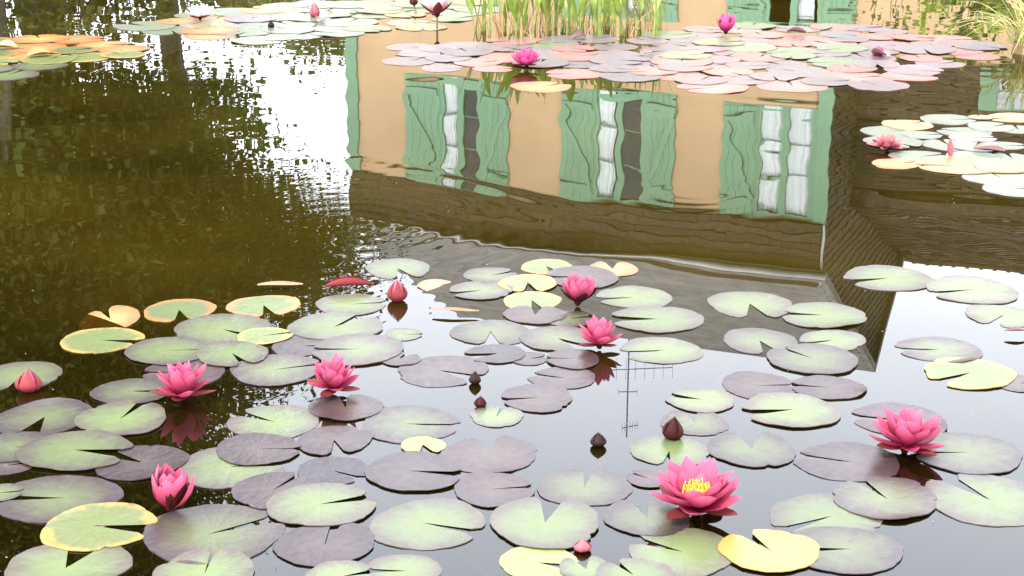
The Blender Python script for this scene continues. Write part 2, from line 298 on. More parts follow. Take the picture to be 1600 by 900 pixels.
# water surface: a real rippled sheet, finely divided where the ripples can be seen
def grade(lo, a, b, hi, fine, coarse):
    return np.concatenate([np.arange(lo, a, coarse), np.arange(a, b, fine), np.arange(b, hi+coarse, coarse)])
def ripples(X, Y):
    g = np.random.default_rng(5); Z = np.zeros_like(X)
    def env(lo, hi, v): return np.clip((v-lo)/(hi-lo), 0, 1)
    far = .10+.90*env(4.3, 6.4, Y)**1.5                       # calm among the near pads
    left = env(-.35, -1.1, X)*env(4.2, 5.6, Y)*(1-.45*env(7.5, 9, Y))
    right = env(.95, 1.35, X)*env(4.9, 5.6, Y)
    for i in range(16):                                       # small cross ripples
        lam = g.uniform(.14, .44); th = g.uniform(-.75, .75); k = 2*math.pi/lam; ph = g.uniform(0, 6.28)
        s = .00115*(1)*g.uniform(.6, 1.3)
        mod = .6+.4*np.sin(X*g.uniform(.8, 2)+Y*g.uniform(.8, 2)+g.uniform(0, 6))
        Z += far*(1-.35*left)*mod*(s/k)*np.sin(k*(X*math.cos(th)+Y*math.sin(th)*.75)+ph+.5*np.sin(2.1*X+1.7*Y+ph))
    for i in range(8):                                        # ripples running towards the bank
        lam = g.uniform(.16, .5); th = math.pi/2+g.uniform(-.4, .4); k = 2*math.pi/lam; ph = g.uniform(0, 6.28)
        mod = np.clip(.3+.7*np.sin(X*g.uniform(.5, 1.3)+Y*g.uniform(.6, 1.6)+g.uniform(0, 6)), 0, 1)
        Z += (.00025+.0017*left+.0011*right)*far*mod/k*np.sin(k*(X*math.cos(th)+Y*math.sin(th))+ph+.6*np.sin(1.6*X+ph))
    def crest(pts, wd, A, side=1):                                # one long slow wave crest along a line of points
        P = [water_at(*p) for p in pts]; best = np.full_like(X, 9e9); sgn = np.zeros_like(X)
        fade = np.zeros_like(X)
        for i in range(len(P)-1):
            ax, ay, bx, by = P[i].x, P[i].y, P[i+1].x, P[i+1].y; dx, dy = bx-ax, by-ay; l2 = dx*dx+dy*dy
            t = np.clip(((X-ax)*dx+(Y-ay)*dy)/l2, 0, 1); d = np.hypot(X-ax-t*dx, Y-ay-t*dy)
            s = (i+t)/(len(P)-1); m = d < best; best = np.where(m, d, best); fade = np.where(m, np.sin(math.pi*np.clip(s, .03, .97)), fade)
        return A*fade*np.exp(-(best/wd)**2)
    Z += crest([(380, 185), (545, 240), (700, 268), (830, 300), (960, 330)], .055, .00055)
    Z += crest([(420, 225), (545, 262), (700, 292), (860, 330), (1000, 352)], .07, .0006)
    Z += crest([(520, 330), (640, 352), (760, 385), (900, 398), (1080, 402)], .09, .0005)
    Z += crest([(600, 112), (700, 117), (800, 130), (930, 140), (1060, 150)], .05, .0004)
    Z += crest([(880, 128), (1000, 140), (1150, 160), (1290, 172), (1350, 176)], .05, .00042)
    for px, py, rr, A in ((1085, 300, .26, .00010), (540, 345, .6, .00016), (470, 400, .5, .0002), (390, 590, .22, .00012), (560, 250, .3, .0001)):   # rings
        c = water_at(px, py); d = np.hypot(X-c.x, Y-c.y)
        Z += A*np.exp(-(d/rr)**2)*np.cos(2*math.pi*d/.085)
    return Z
xs = grade(-15.5, -3.9, 3.9, 15.5, .02, .5); ys = grade(.9, 2.3, 12.8, 16.2, .021, .4)
X, Y = np.meshgrid(xs, ys); Zw = ripples(X, Y)
nx, ny = len(xs), len(ys)
wm = bpy.data.meshes.new('water'); wm.vertices.add(nx*ny)
wm.vertices.foreach_set('co', np.stack([X, Y, Zw], -1).astype(np.float32).ravel())
ii, jj = np.meshgrid(np.arange(nx-1), np.arange(ny-1)); a = (jj*nx+ii).ravel()
quads = np.stack([a, a+1, a+nx+1, a+nx], -1).astype(np.int32)
wm.loops.add(quads.size); wm.loops.foreach_set('vertex_index', quads.ravel())
wm.polygons.add(len(quads)); wm.polygons.foreach_set('loop_start', np.arange(0, quads.size, 4, dtype=np.int32)); wm.polygons.foreach_set('loop_total', np.full(len(quads), 4, np.int32))
wm.polygons.foreach_set('use_smooth', np.ones(len(quads), bool)); wm.update(); wm.validate()
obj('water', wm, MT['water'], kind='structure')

# ------------------------------------------------------------------ the house (mirrored in the pond)
HC = Vector((5.15, 26.5, 0)); HROT = -R(23)
house = obj('house', None, loc=HC, rot=(0, 0, HROT), label='ochre two-storey house with green shutters and brown shingled gable beyond the pond', cat='house')
HI = Matrix.Translation(HC) @ Matrix.Rotation(HROT, 4, 'Z'); HI = HI.inverted()
def on_house(px, py, yl):
    """local house coordinates mirrored at a place of the pond, on the plane y = yl"""
    d = ray(px, py); d.z = -d.z; o = Vector((0, 0, -CAMH)); lo = HI @ o; ld = HI.to_3x3() @ d; t = (yl-lo.y)/ld.y
    return lo+ld*t
XL = on_house(548, 220, 0).x                      # left end of the tall block
Z0, ZSILL, ZHEAD, ZEAVE, ZRIDGE, DEP = .2, 3.72, 5.56, 6.65, 9.85, 10.0
XR = 9.5                                          # ground floor runs on to the right
def wall_grid(x0, x1, z0, z1, holes, y0, y1):
    mb = MB(); xs_ = sorted({x0, x1, *[h[0] for h in holes], *[h[1] for h in holes]})
    for a, b in zip(xs_[:-1], xs_[1:]):
        hz = sorted([(h[2], h[3]) for h in holes if h[0] <= a+1e-6 and h[1] >= b-1e-6]); z = z0
        for q0, q1 in hz:
            if q0 > z: mb.box(a, b, y0, y1, z, q0)
            z = q1
        if z < z1: mb.box(a, b, y0, y1, z, z1)
    return mb
hx = lambda px, py=220: on_house(px, py, 0).x
UP = [dict(sl=(hx(635), hx(688)), op=(hx(690), hx(752)), sr=(hx(754), hx(796)), cur='L', z=(ZSILL, ZHEAD)),
      dict(sl=(hx(877), hx(928)), op=(hx(930), hx(1008)), sr=(hx(1010), hx(1055)), cur='L', z=(ZSILL, ZHEAD)),
      dict(sl=(hx(1129), hx(1180)), op=(hx(1183), hx(1272)), sr=None, cur='LR', z=(ZSILL, ZHEAD))]
gx = lambda px: on_house(px, 22, 0).x
DN = [dict(sl=(gx(640), gx(694)), op=(gx(696), gx(756)), sr=(gx(758), gx(800)), cur='R', z=(.45, 2.4)),
      dict(sl=(gx(880), gx(934)), op=(gx(936), gx(1012)), sr=(gx(1014), gx(1060)), cur='R', z=(.45, 2.4)),
      dict(sl=(gx(1136), gx(1195)), op=(gx(1197), gx(1284)), sr=(gx(1286), gx(1338)), cur='R', z=(.45, 2.4))]
holes_up = [(d['op'][0], d['op'][1], d['z'][0], d['z'][1]) for d in UP]
holes_dn = [(d['op'][0], d['op'][1], d['z'][0], d['z'][1]) for d in DN]
ZF = 2.8
obj('wall', wall_grid(XL, 0, ZF, ZHEAD+.05, holes_up, 0, .25).mesh('wall'), MT['stucco'], house)
obj('wall', wall_grid(XL, XR, Z0, ZF, holes_dn, 0, .25).mesh('wall'), MT['stucco'], house)
mb = MB(); mb.box(XL, XL+.25, .25, DEP, Z0, ZEAVE); mb.box(XL+.25, 0, DEP-.25, DEP, Z0, ZEAVE); mb.box(XR-.25, XR, .25, DEP, Z0, ZF); mb.box(0, XR-.25, DEP-.25, DEP, Z0, 5.6)
obj('rear_wall', mb.mesh('rear_wall'), MT['stucco'], house)
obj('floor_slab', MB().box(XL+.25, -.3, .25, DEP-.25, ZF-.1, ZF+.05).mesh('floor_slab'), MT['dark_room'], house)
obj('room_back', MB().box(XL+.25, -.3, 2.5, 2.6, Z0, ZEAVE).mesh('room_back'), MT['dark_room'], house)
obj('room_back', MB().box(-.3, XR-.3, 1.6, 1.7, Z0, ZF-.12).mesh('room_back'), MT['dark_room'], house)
obj('terrace_roof', MB().box(.02, XR+.1, -.06, 2.1, ZF+.003, ZF+.10).mesh('terrace_roof'), MT['shingle'], house)
def window(d):
    x0, x1 = d['op']; z0, z1 = d['z']; fw = .06
    w_ = obj('window', None, parent=house, loc=(0, 0, 0))
    f = MB(); f.box(x0+.003, x0+fw, -.03, .06, z0, z1); f.box(x1-fw, x1-.003, -.03, .06, z0, z1); f.box(x0+fw, x1-fw, -.03, .06, z1-fw, z1); f.box(x0+fw, x1-fw, -.03, .06, z0, z0+fw)
    f.box(x0-.07, x0+.001, -.034, -.003, z0, z1+.05); f.box(x1-.001, x1+.07, -.034, -.003, z0, z1+.05)
    obj('frame', f.mesh('frame'), MT['green_paint'], w_)
    xm = (x0+x1)/2; obj('mullion', MB().box(xm-.055, xm+.055, -.035, .055, z0+fw, z1-fw).mesh('mullion'), MT['green_paint'], w_)
    obj('sill', MB().box(x0-.05, x1+.05, -.08, .2, z0-.06, z0-.003).mesh('sill'), MT['green_paint'], w_)
    for a, b, s in ((x0+fw, xm-.055, 'L'), (xm+.055, x1-fw, 'R')):
        nrow = 3
        for r in range(nrow):
            h = (z1-z0-2*fw)/nrow; obj('pane', MB().box(a+.004, b-.004, .012, .018, z0+fw+r*h+.012, z0+fw+(r+1)*h-.012).mesh('pane'), MT['glass'], w_)
            if r: obj('muntin', MB().box(a, b, .0, .035, z0+fw+r*h-.011, z0+fw+r*h+.011).mesh('muntin'), MT['green_paint'], w_)
        if s in d['cur']:
            n = 28; wd = (b-a)*(1 if len(d['cur']) > 1 else .8); v = []; fc = []
            for i in range(n+1):
                xx = a+wd*i/n; yy = .05+.012*math.sin(i*.85+z0)+.006*math.sin(i*.31)
                v += [(xx, yy, z0+.05), (xx, yy+.01*math.sin(i), z1-.04)]
            for i in range(n): fc.append((2*i, 2*i+2, 2*i+3, 2*i+1))
            obj('curtain', mesh('curtain', v, fc, True), MT['curtain'], w_)
    for k in ('sl', 'sr'):
        if d[k] is None: continue
        a, b = d[k]; s = obj('shutter', None, parent=house); n = 5; wd = (b-a)/n
        for i in range(n): obj('board', MB().box(a+i*wd+.002, a+(i+1)*wd-.002, -.045, -.012, z0-.03, z1+.03).mesh('board'), MT['green_paint'], s)
        for zz in (z0+.16, z1-.26): obj('batten', MB().box(a+.02, b-.02, -.075, -.047, zz, zz+.11).mesh('batten'), MT['green_paint'], s)
        p0, p1 = (a+.03, z0+.275), (b-.03, z1-.265)
        if k == 'sr': p0, p1 = (b-.03, z0+.275), (a+.03, z1-.265)
        dv = Vector((p1[0]-p0[0], 0, p1[1]-p0[1])).normalized(); nv = Vector((-dv.z, 0, dv.x))*.045
        A, B = Vector((p0[0], -.072, p0[1])), Vector((p1[0], -.072, p1[1]))
        obj('brace', MB().prism([A-nv, B-nv, B+nv, A+nv], (0, .026, 0)).mesh('brace'), MT['green_paint'], s)
for d in UP+DN: window(d)
obj('corner_board', MB().box(XL-.04, XL+.19, -.05, -.003, Z0, ZHEAD+.05).mesh('corner_board'), MT['green_paint'], house)
obj('corner_board', MB().box(-.21, .035, -.05, -.003, ZF+.2, ZHEAD+.05).mesh('corner_board'), MT['green_paint'], house)
obj('corner_trim', MB().box(.0, .035, -.13, -.10, ZHEAD+.05, ZEAVE-.02).mesh('corner_trim'), MT['metal_trim'], house)
# shingled faces: overlapping courses of uneven shingles
def course(origin, ex, ez, en, x0, x1, h, seed):
    g = random.Random(seed); mb = MB(); x = x0; O, ex, ez, en = Vector(origin), Vector(ex), Vector(ez), Vector(en)
    while x < x1-.03:
        w2 = min(g.uniform(.11, .24), x1-x); dz = g.uniform(-.02, .012); t = g.uniform(.02, .038)
        a, b = x+.0015, x+w2-.0015
        p = [O+ex*a+ez*dz, O+ex*b+ez*dz, O+ex*b+ez*(h*1.25), O+ex*a+ez*(h*1.25)]
        q = [p[0]+en*t, p[1]+en*t, p[2]+en*.004, p[3]+en*.004]; n0 = len(mb.v); mb.v += [tuple(k) for k in p+q]
        mb.f += [tuple(n0+k for k in fq) for fq in ((4,5,6,7),(0,1,5,4),(1,2,6,5),(3,0,4,7))]
        x += w2
    return mb.mesh('shingle_course')
def shingle_face(origin, ex, ez, en, z1, h, span):
    n = int(z1/h+.5)
    for i in range(n):
        z = z1*i/n; a, b = span(z+h*.5)
        if b-a < .1: continue
        obj('shingle_course', course(Vector(origin)+Vector(ez)*z, ex, ez, en, a, b, z1/n, rnd.random()), MT['shingle'], house)
obj('wall_core', MB().box(XL, -.01, -.075, .25, ZHEAD+.052, ZEAVE).mesh('wall_core'), MT['shingle'], house)
shingle_face((0, -.078, ZHEAD+.06), (1, 0, 0), (0, 0, 1), (0, -1, 0), ZEAVE-ZHEAD-.06, .15, lambda z: (XL, -.03))
mb = MB().prism([(-.25, 0, ZF+.2), (-.25, DEP, ZF+.2), (-.25, DEP, ZEAVE), (-.25, DEP/2, ZRIDGE-.1), (-.25, 0, ZEAVE)], (.25, 0, 0)); obj('gable_wall', mb.mesh('gable_wall'), MT['shingle'], house)
sl = (ZRIDGE-ZEAVE)/(DEP/2)
shingle_face((.003, 0, ZF+.2), (0, 1, 0), (0, 0, 1), (1, 0, 0), ZRIDGE-ZF-.35, .16, lambda z: (max(0, (z+ZF+.2-ZEAVE)/sl+.1), min(DEP, DEP-(z+ZF+.2-ZEAVE)/sl-.1)))
# main roof
ov = .22; zo = ZEAVE-ov*sl
rf = obj('roof', MB().prism([(XL-.2, -ov, zo), (XL-.2, DEP/2, ZRIDGE), (XL-.2, DEP/2, ZRIDGE-.16), (XL-.2, -ov, zo-.16)], (-XL+.32, 0, 0)).prism([(XL-.2, DEP/2+.003, ZRIDGE), (XL-.2, DEP+ov, zo), (XL-.2, DEP+ov, zo-.16), (XL-.2, DEP/2+.003, ZRIDGE-.16)], (-XL+.32, 0, 0)).mesh('roof'), MT['slate'], house)
nv = Vector((0, -sl, 1)).normalized(); ev = Vector((0, 1, sl)).normalized(); slen = math.hypot(DEP/2+ov, ZRIDGE-zo)
for i in range(18):
    o_ = Vector((XL-.2, -ov, zo))+ev*(i*slen/18)+nv*.006
    mb = MB(); x = 0; g = random.Random(i); W_ = -XL+.32
    while x < W_-.05:
        w2 = min(g.uniform(.28, .36), W_-x); t = g.uniform(.003, .006); a = o_+Vector((x+.001, 0, 0)); b = o_+Vector((x+w2-.001, 0, 0)); up = ev*(slen/18*1.1)
        p = [a, b, b+up, a+up]; q = [a+nv*t, b+nv*t, b+up+nv*.003, a+up+nv*.003]; n0 = len(mb.v); mb.v += [tuple(k) for k in p+q]
        mb.f += [tuple(n0+k for k in fq) for fq in ((4,5,6,7),(0,1,5,4),(1,2,6,5),(3,0,4,7))]; x += w2
    obj('slate_course', mb.mesh('slate_course'), MT['slate'], rf)
obj('gutter', MB().tube([(XL-.22, -ov-.05, zo-.07), (.12, -ov-.05, zo-.07)], .055, 8).mesh('gutter', True), MT['metal_trim'], rf)
# lower right wing: set back, shingled, with its own roof
YW, ZW, SW, YWR = 2.06, 5.75, .43, 7.8
obj('wing_wall', MB().box(.012, XR, YW, YW+.2, ZF+.17, ZW).mesh('wing_wall'), MT['shingle'], house)
wa, wb = on_house(1531, 140, YW), on_house(1660, 140, YW); wzt, wzb = on_house(1560, 178, YW).z, on_house(1560, 112, YW).z
shingle_face((0, YW-.003, ZF+.17), (1, 0, 0), (0, 0, 1), (0, -1, 0), ZW-ZF-.17, .15, lambda z: (.05, wa.x-.02 if wzb-.1 < z+ZF+.17 < wzt+.06 else XR))
w_ = obj('window', None, parent=house)
f = MB(); x0, x1, z0, z1 = wa.x, wb.x, wzb, wzt
f.box(x0, x0+.3, YW-.09, YW-.004, z0, z1).box(x1-.3, x1, YW-.09, YW-.004, z0, z1).box(x0+.3, x1-.3, YW-.09, YW-.004, z1-.09, z1).box(x0+.3, x1-.3, YW-.09, YW-.004, z0, z0+.1)
obj('frame', f.mesh('frame'), MT['green_paint'], w_)
obj('blind', MB().box(x0+.3, x1-.3, YW-.03, YW-.01, z0+.1, z1-.09).mesh('blind'), MT['blind'], w_)
for q in (.33, .67): obj('muntin', MB().box(x0+.3+(x1-x0-.6)*q-.025, x0+.3+(x1-x0-.6)*q+.025, YW-.07, YW-.035, z0+.1, z1-.09).mesh('muntin'), MT['green_paint'], w_)
obj('muntin', MB().box(x0+.3, x1-.3, YW-.068, YW-.034, (z0+z1)/2-.02, (z0+z1)/2+.02).mesh('muntin'), MT['green_paint'], w_)
for zz in (z0-.14, z0-.30): obj('sill', MB().box(x0-.1, x1+.1, YW-.16, YW-.05, zz, zz+.07).mesh('sill'), MT['green_paint'], w_)
zr = ZW+(YWR-YW)*SW
wr = obj('wing_roof', MB().prism([(.04, YW-.1, ZW-.03), (.04, YWR, zr), (.04, YWR, zr-.2), (.04, YW-.1, ZW-.25)], (XR, 0, 0)).prism([(.04, YWR+.002, zr), (.04, DEP+2, ZW+.6), (.04, DEP+2, ZW+.4), (.04, YWR+.002, zr-.2)], (XR, 0, 0)).mesh('wing_roof'), MT['shingle'], house)
ev2 = Vector((0, 1, SW)).normalized(); nv2 = Vector((0, -SW, 1)).normalized(); sl2 = math.hypot(YWR-YW+.1, zr-ZW+.03)
shingle_face(Vector((.04, YW-.1, ZW-.03))+nv2*.005, (1, 0, 0), ev2, nv2, sl2, .2, lambda z: (0, XR))
mb = MB(); x = .05
while x < XR:
    mb.box(x, x+.2, YWR-.14, YWR+.14, zr-.02, zr+.055); mb.box(x+.2, x+.27, YWR-.15, YWR+.15, zr-.02, zr+.075); x += .275
obj('ridge_cap', mb.mesh('ridge_cap'), MT['shingle'], wr)

# television aerial on the ridge
ab_ = on_house(983, 512, DEP/2); aw = Matrix.Translation(HC) @ Matrix.Rotation(HROT, 4, 'Z') @ Vector((ab_.x, DEP/2, ZRIDGE-.05))
dist = math.hypot(aw.x, aw.y); ztop = refl_at(990, 684, dist).z; z1 = refl_at(985, 577, dist).z; z2 = refl_at(985, 668, dist).z; zm = refl_at(985, 612, dist).z
ant = obj('television_aerial', None, loc=aw, label='thin dark television aerial standing on the roof ridge', cat='aerial')
obj('mast', MB().tube([(0, 0, 0), (0, 0, ztop-aw.z)], .016, 6).mesh('mast'), MT['antenna'], ant)
def yagi(z, xa, xb, n, ln, yaw):
    c, s = math.cos(yaw), math.sin(yaw); b = obj('boom', MB().tube([(xa*c, xa*s, z-aw.z), (xb*c, xb*s, z-aw.z)], .010, 5).mesh('boom'), MT['antenna'], ant)
    for i in range(n):
        q = xa+(xb-xa)*i/(n-1); obj('element', MB().tube([(q*c, q*s, z-aw.z-ln*.5), (q*c, q*s, z-aw.z+ln*.5)], .005, 4).mesh('element'), MT['antenna'], b)
yagi(z1, -.45, .95, 8, .5, .1); yagi(z2, -.12, .28, 7, .22, .5); yagi(zm, -.2, .2, 3, .12, 0)

# ------------------------------------------------------------------ trees and shrubs
def leaves_mesh(name, centres, per, spread, size, seed, droop=0.0):
    g = np.random.default_rng(seed); C = np.repeat(np.array(centres, float), per, 0); n = len(C)
    P = C+g.normal(0, 1, (n, 3))*spread*np.array([1, 1, .75])
    d = g.normal(0, 1, (n, 3)); d[:, 2] -= droop; d /= np.linalg.norm(d, axis=1)[:, None]
    u = np.cross(d, g.normal(0, 1, (n, 3))); u /= np.linalg.norm(u, axis=1)[:, None]; nn = np.cross(d, u)
    s = (size*g.uniform(.6, 1.25, n))[:, None]
    v = np.stack([P-d*s*.5, P+u*s*.28+nn*s*.06, P+d*s*.55, P-u*s*.28+nn*s*.06], 1).reshape(-1, 3)
    m = bpy.data.meshes.new(name); m.vertices.add(len(v)); m.vertices.foreach_set('co', v.astype(np.float32).ravel())
    b = np.arange(n)[:, None]*4; tri = np.concatenate([b+np.array([0, 1, 2]), b+np.array([0, 2, 3])], 1).reshape(-1).astype(np.int32)
    m.loops.add(len(tri)); m.loops.foreach_set('vertex_index', tri); m.polygons.add(2*n)
    m.polygons.foreach_set('loop_start', np.arange(0, 6*n, 3, dtype=np.int32)); m.polygons.foreach_set('loop_total', np.full(2*n, 3, np.int32)); m.update(); m.validate()
    return m
def tree(label, trunk_pts, trunk_r, blobs, leaf, size=.15, per=16, spread=.26, seed=0, name='broadleaf_tree', cat='tree', group=None, dens=1.0):
    """blobs: (centre, radii xyz, clusters)"""
    g = random.Random(seed); base = Vector(trunk_pts[0]); t = obj(name, None, loc=base, label=label, cat=cat, group=group)
    pts = [Vector(p)-base for p in trunk_pts]
    tk = MB(); tk.tube(pts, trunk_r, 10); top = pts[-1]
    cents = []
    for c, rad, n in blobs:
        c = Vector(c)-base; st = pts[-1] if len(pts) < 3 else pts[g.randint(len(pts)//2, len(pts)-1)]
        mid = st.lerp(c, .5)+Vector((g.uniform(-.2, .2), g.uniform(-.2, .2), g.uniform(0, .4)))
        r0 = trunk_r[-1]*.75; tk.tube([st, mid, c], [r0, r0*.6, r0*.25], 6)
        for i in range(int(n*dens)):
            d = Vector((g.gauss(0, 1), g.gauss(0, 1), g.gauss(0, 1))).normalized()*(g.random()**.45)
            p = c+Vector((d.x*rad[0], d.y*rad[1], d.z*rad[2])); cents.append(tuple(p))
            if i % 5 == 0: tk.tube([c.lerp(p, .1), c.lerp(p, .6)+Vector((0, 0, .05)), p], [r0*.22, r0*.14, .006], 4)
    obj('trunk', tk.mesh('trunk', True), MT['bark'], t)
    obj('crown', leaves_mesh('crown', cents, per, spread, size, seed+1), LEAF[leaf], t)
    return t
G0 = .22
def base_at(px, dist): p = refl_at(px, 100, dist); return Vector((p.x, p.y, G0))
# slender tree whose trunk is mirrored under the pads
b = base_at(262, 20.5); tops = [refl_at(x, y, 20.5) for x, y in ((268, 80), (282, 140), (292, 200), (300, 260))]
tree('slender grey-barked tree with leaning bare lower trunk on the far bank', [b]+tops, [.15, .13, .115, .09, .06],
     [(refl_at(235, 165, 20.5), (.55, .9, .45), 26), (refl_at(335, 150, 20.8), (.6, .9, .35), 22), (refl_at(265, 235, 20.3), (1.0, 1.1, .6), 60), (refl_at(370, 215, 21), (.5, .8, .35), 14), (refl_at(320, 300, 20.5), (.9, 1.1, .6), 46), (refl_at(425, 315, 20.8), (.6, .8, .4), 18)], 'mid', .11, 34, .15, 11)
# broad tree
b = base_at(62, 17.6)
tree('broad dark tree with thick forked trunk on the far bank', [b, refl_at(70, 60, 17.6), refl_at(85, 170, 17.5), refl_at(110, 290, 17.4)], [.27, .22, .19, .13],
     [(refl_at(30, 190, 17.2), (1.3, 1.3, .55), 90), (refl_at(150, 210, 17.6), (.8, 1.2, .6), 70), (refl_at(120, 320, 17), (1.5, 1.5, .8), 130), (refl_at(290, 390, 17.2), (1.2, 1.2, .75), 90), (refl_at(20, 420, 16.8), (1.4, 1.3, .9), 110), (refl_at(430, 385, 17.6), (.8, .9, .5), 46), (refl_at(400, 465, 17.3), (.8, .9, .5), 40), (refl_at(160, 520, 16.8), (1.4, 1.3, .9), 110), (refl_at(500, 395, 17.6), (.42, .6, .3), 16)], 'dark', .085, 58, .36, 21, dens=1.7)
b = base_at(-110, 16.8)
tree('tall spreading tree at the left end of the far bank', [b, refl_at(-110, 200, 16.8), refl_at(-60, 480, 16.6), refl_at(0, 640, 16.4)], [.26, .2, .15, .09],
     [(refl_at(-60, 300, 16.4), (1.2, 1.2, 1.0), 70), (refl_at(40, 590, 16.2), (1.5, 1.3, 1.0), 110), (refl_at(215, 610, 16.4), (.85, .9, .6), 60), (refl_at(330, 585, 16.5), (.55, .7, .45), 30), (refl_at(140, 740, 16.2), (1.3, 1.2, 1.0), 100), (refl_at(0, 800, 16.0), (1.6, 1.3, 1.1), 110), (refl_at(250, 740, 16.4), (.55, .7, .5), 36), (refl_at(200, 870, 16.2), (.75, .9, .6), 44), (refl_at(60, 940, 16.0), (1.2, 1.2, .8), 70)], 'dark', .085, 58, .36, 31, dens=1.7)
# thin grey trunk at the picture's edge
b = base_at(2, 15.6)
tree('thin pale-barked sapling in front of the broad tree', [b, refl_at(4, 140, 15.6), refl_at(8, 215, 15.6)], [.09, .08, .06], [(refl_at(0, 260, 15.6), (.7, .7, .5), 36)], 'mid', .12, 12, .2, 41)
# distant trees beside the house
for i, (px, dist, top, rx, n, lf, lab) in enumerate(((520, 37, 112, 1.3, 90, 'dark', 'dense dark evergreen tree close beside the house corner'), (455, 40, 96, 1.5, 80, 'dark', 'rounded dark tree next to the evergreen by the house'), (375, 43, 88, 1.6, 70, 'mid', 'low loose tree far behind the slender leaning trunk'))):
    b = base_at(px, dist); t = refl_at(px, top, dist); zc = (t.z+1.2)/2
    tree(lab, [b, Vector((b.x, b.y, 1.2)), Vector((b.x, b.y, zc))], [.16, .14, .1], [(Vector((b.x, b.y, zc)), (rx, rx, (t.z-1.0)/2), n), (Vector((b.x+.5, b.y, t.z-.9)), (rx*.7, rx*.7, .6), n//3)], lf, .17, 16, .3, 51+i)
def shrub(px, dist, h, r, leaf, seed, label, n=40, size=.09, group=None):
    b = base_at(px, dist); cents = []; g = random.Random(seed); s = obj('shrub', None, loc=b, label=label, cat='shrub', group=group); st = MB()
    for i in range(n):
        a = g.uniform(0, 6.28); q = g.random()**.5*r; p = Vector((q*math.cos(a), q*math.sin(a), h*(.2+.8*g.random()*(1-.4*(q/r)**2)))); cents.append(tuple(p))
        if i % 3 == 0: st.tube([(p.x*.15, p.y*.15, 0), (p.x*.6, p.y*.6, p.z*.6), tuple(p)], [.012, .009, .004], 4)
    obj('branches', st.mesh('branches'), MT['bark'], s); obj('foliage', leaves_mesh('foliage', cents, 14, .13, size, seed), LEAF[leaf], s)
for i, (px, d, h, r, lf) in enumerate(((-20, 15.8, 1.0, .7, 'olive'), (60, 16.4, .9, .7, 'mid'), (140, 16.2, .95, .6, 'olive'), (205, 16.8, .8, .6, 'mid'), (300, 17.0, .75, .6, 'olive'), (400, 17.4, .7, .6, 'olive'), (490, 17.8, .72, .6, 'lime'))):
    shrub(px, d, h, r, lf, 70+i, ('low olive-green shrub lining the far bank', 'low mid-green shrub lining the far bank', 'low lime-green shrub lining the far bank beside the evergreen')[{'olive': 0, 'mid': 1, 'lime': 2}[lf]], group='shrubs along the far bank')
shrub(1385, 22.6, 2.0, .45, 'olive', 90, 'thin climber reaching up the ochre wall beside the green door', 16, .1)
shrub(1500, 20.5, 1.65, .55, 'lime', 91, 'leafy lime-green shrub in front of the ochre wall', 30, .13)
shrub(1585, 20.0, 1.75, .75, 'mid', 92, 'broad green shrub behind the yellow sedge tuft', 40, .13)

# ------------------------------------------------------------------ lily pads
def pad_mesh(seed, notch=.22, nr=7, na=52, wav=.012, lift=.02, ragged=.012):
    """unit radius, sinus along +X, thin blade with a rim turned down to the water"""
    g = random.Random(seed); ph = [g.uniform(0, 6.28) for _ in range(8)]; v = []; f = []
    ex, ey = g.uniform(.93, 1.07), 1.0; off = g.uniform(.0, .12); hn = notch*g.uniform(.6, 1.3); asym = 0
    bites = [(g.uniform(.8, 5.5), g.uniform(.03, .09), g.uniform(.02, .10)) for _ in range(g.choice((0, 0, 1, 2, 3)))]
    curl = (g.uniform(1, 5.3), g.uniform(.25, .5), g.choice((0, 0, 0, 0, .02, .04)))
    def rad(th):
        r = 1+.035*math.sin(2*th+ph[0])+.026*math.sin(3*th+ph[1])+.012*math.sin(5*th+ph[7])+ragged*math.sin(7*th+ph[2])+ragged*.7*math.sin(13*th+ph[3])+ragged*.5*math.sin(23*th+ph[6])
        e = min(th-hn, 2*math.pi-hn-th)                   # angular distance to the sinus edge
        r *= 1+.06*math.exp(-(e/.5)**2)-.22*math.exp(-(e/.07)**2)
        for ba, bw, bd in bites: r -= bd*math.exp(-((th-ba)/bw)**2)
        return r
    for j in range(nr+1):
        q = (j/nr)**.8
        for i in range(na+1):
            th = hn+asym*(1 if i < na/2 else -1)*0+(2*math.pi-2*hn)*i/na; r = rad(th)*q
            z = lift*q**4*(.6+.4*math.sin(2*th+ph[4]))+wav*q*math.sin(3*th+ph[5])*.6+wav*.5*q*q*math.sin(6*th+ph[7])+curl[2]*q**4*math.exp(-((th-curl[0])/curl[1])**2)
            v.append((r*math.cos(th)*ex-off*(1-q), r*math.sin(th)*ey, z))
    W = na+1
    for j in range(nr):
        for i in range(na):
            f.append((j*W+i, (j+1)*W+i, (j+1)*W+i+1, j*W+i+1) if j else (0+i, W+i, W+i+1, i+1))
    b = len(v)
    for i in range(W):
        x, y, z = v[nr*W+i]; v.append((x, y, z)); v.append((x*1.003, y*1.003, z-.016))
    for i in range(na): f.append((b+2*i, b+2*i+1, b+2*i+3, b+2*i+2))
    return v, f
_cache = {}
def pad_data(kind, var, notch, hi=True):
    k = (kind, var, hi)
    if k not in _cache:
        v, f = pad_mesh(var*17+(3 if hi else 5)+len(kind), notch, 7 if hi else 4, 60 if hi else 30, .005, .008, .010 if hi else .014)
        m = mesh('lily_pad', v, f, True); m.materials.append(PM[kind]); bm = bmesh.new(); bm.from_mesh(m); bm.verts.ensure_lookup_table(); bmesh.ops.remove_doubles(bm, verts=bm.verts[:(61 if hi else 31)], dist=1e-5)
        bmesh.ops.recalc_face_normals(bm, faces=bm.faces)
        if sum(fc.normal.z for fc in bm.faces) < 0: bmesh.ops.reverse_faces(bm, faces=bm.faces)
        bm.to_mesh(m); bm.free(); _cache[k] = m
    return _cache[k]
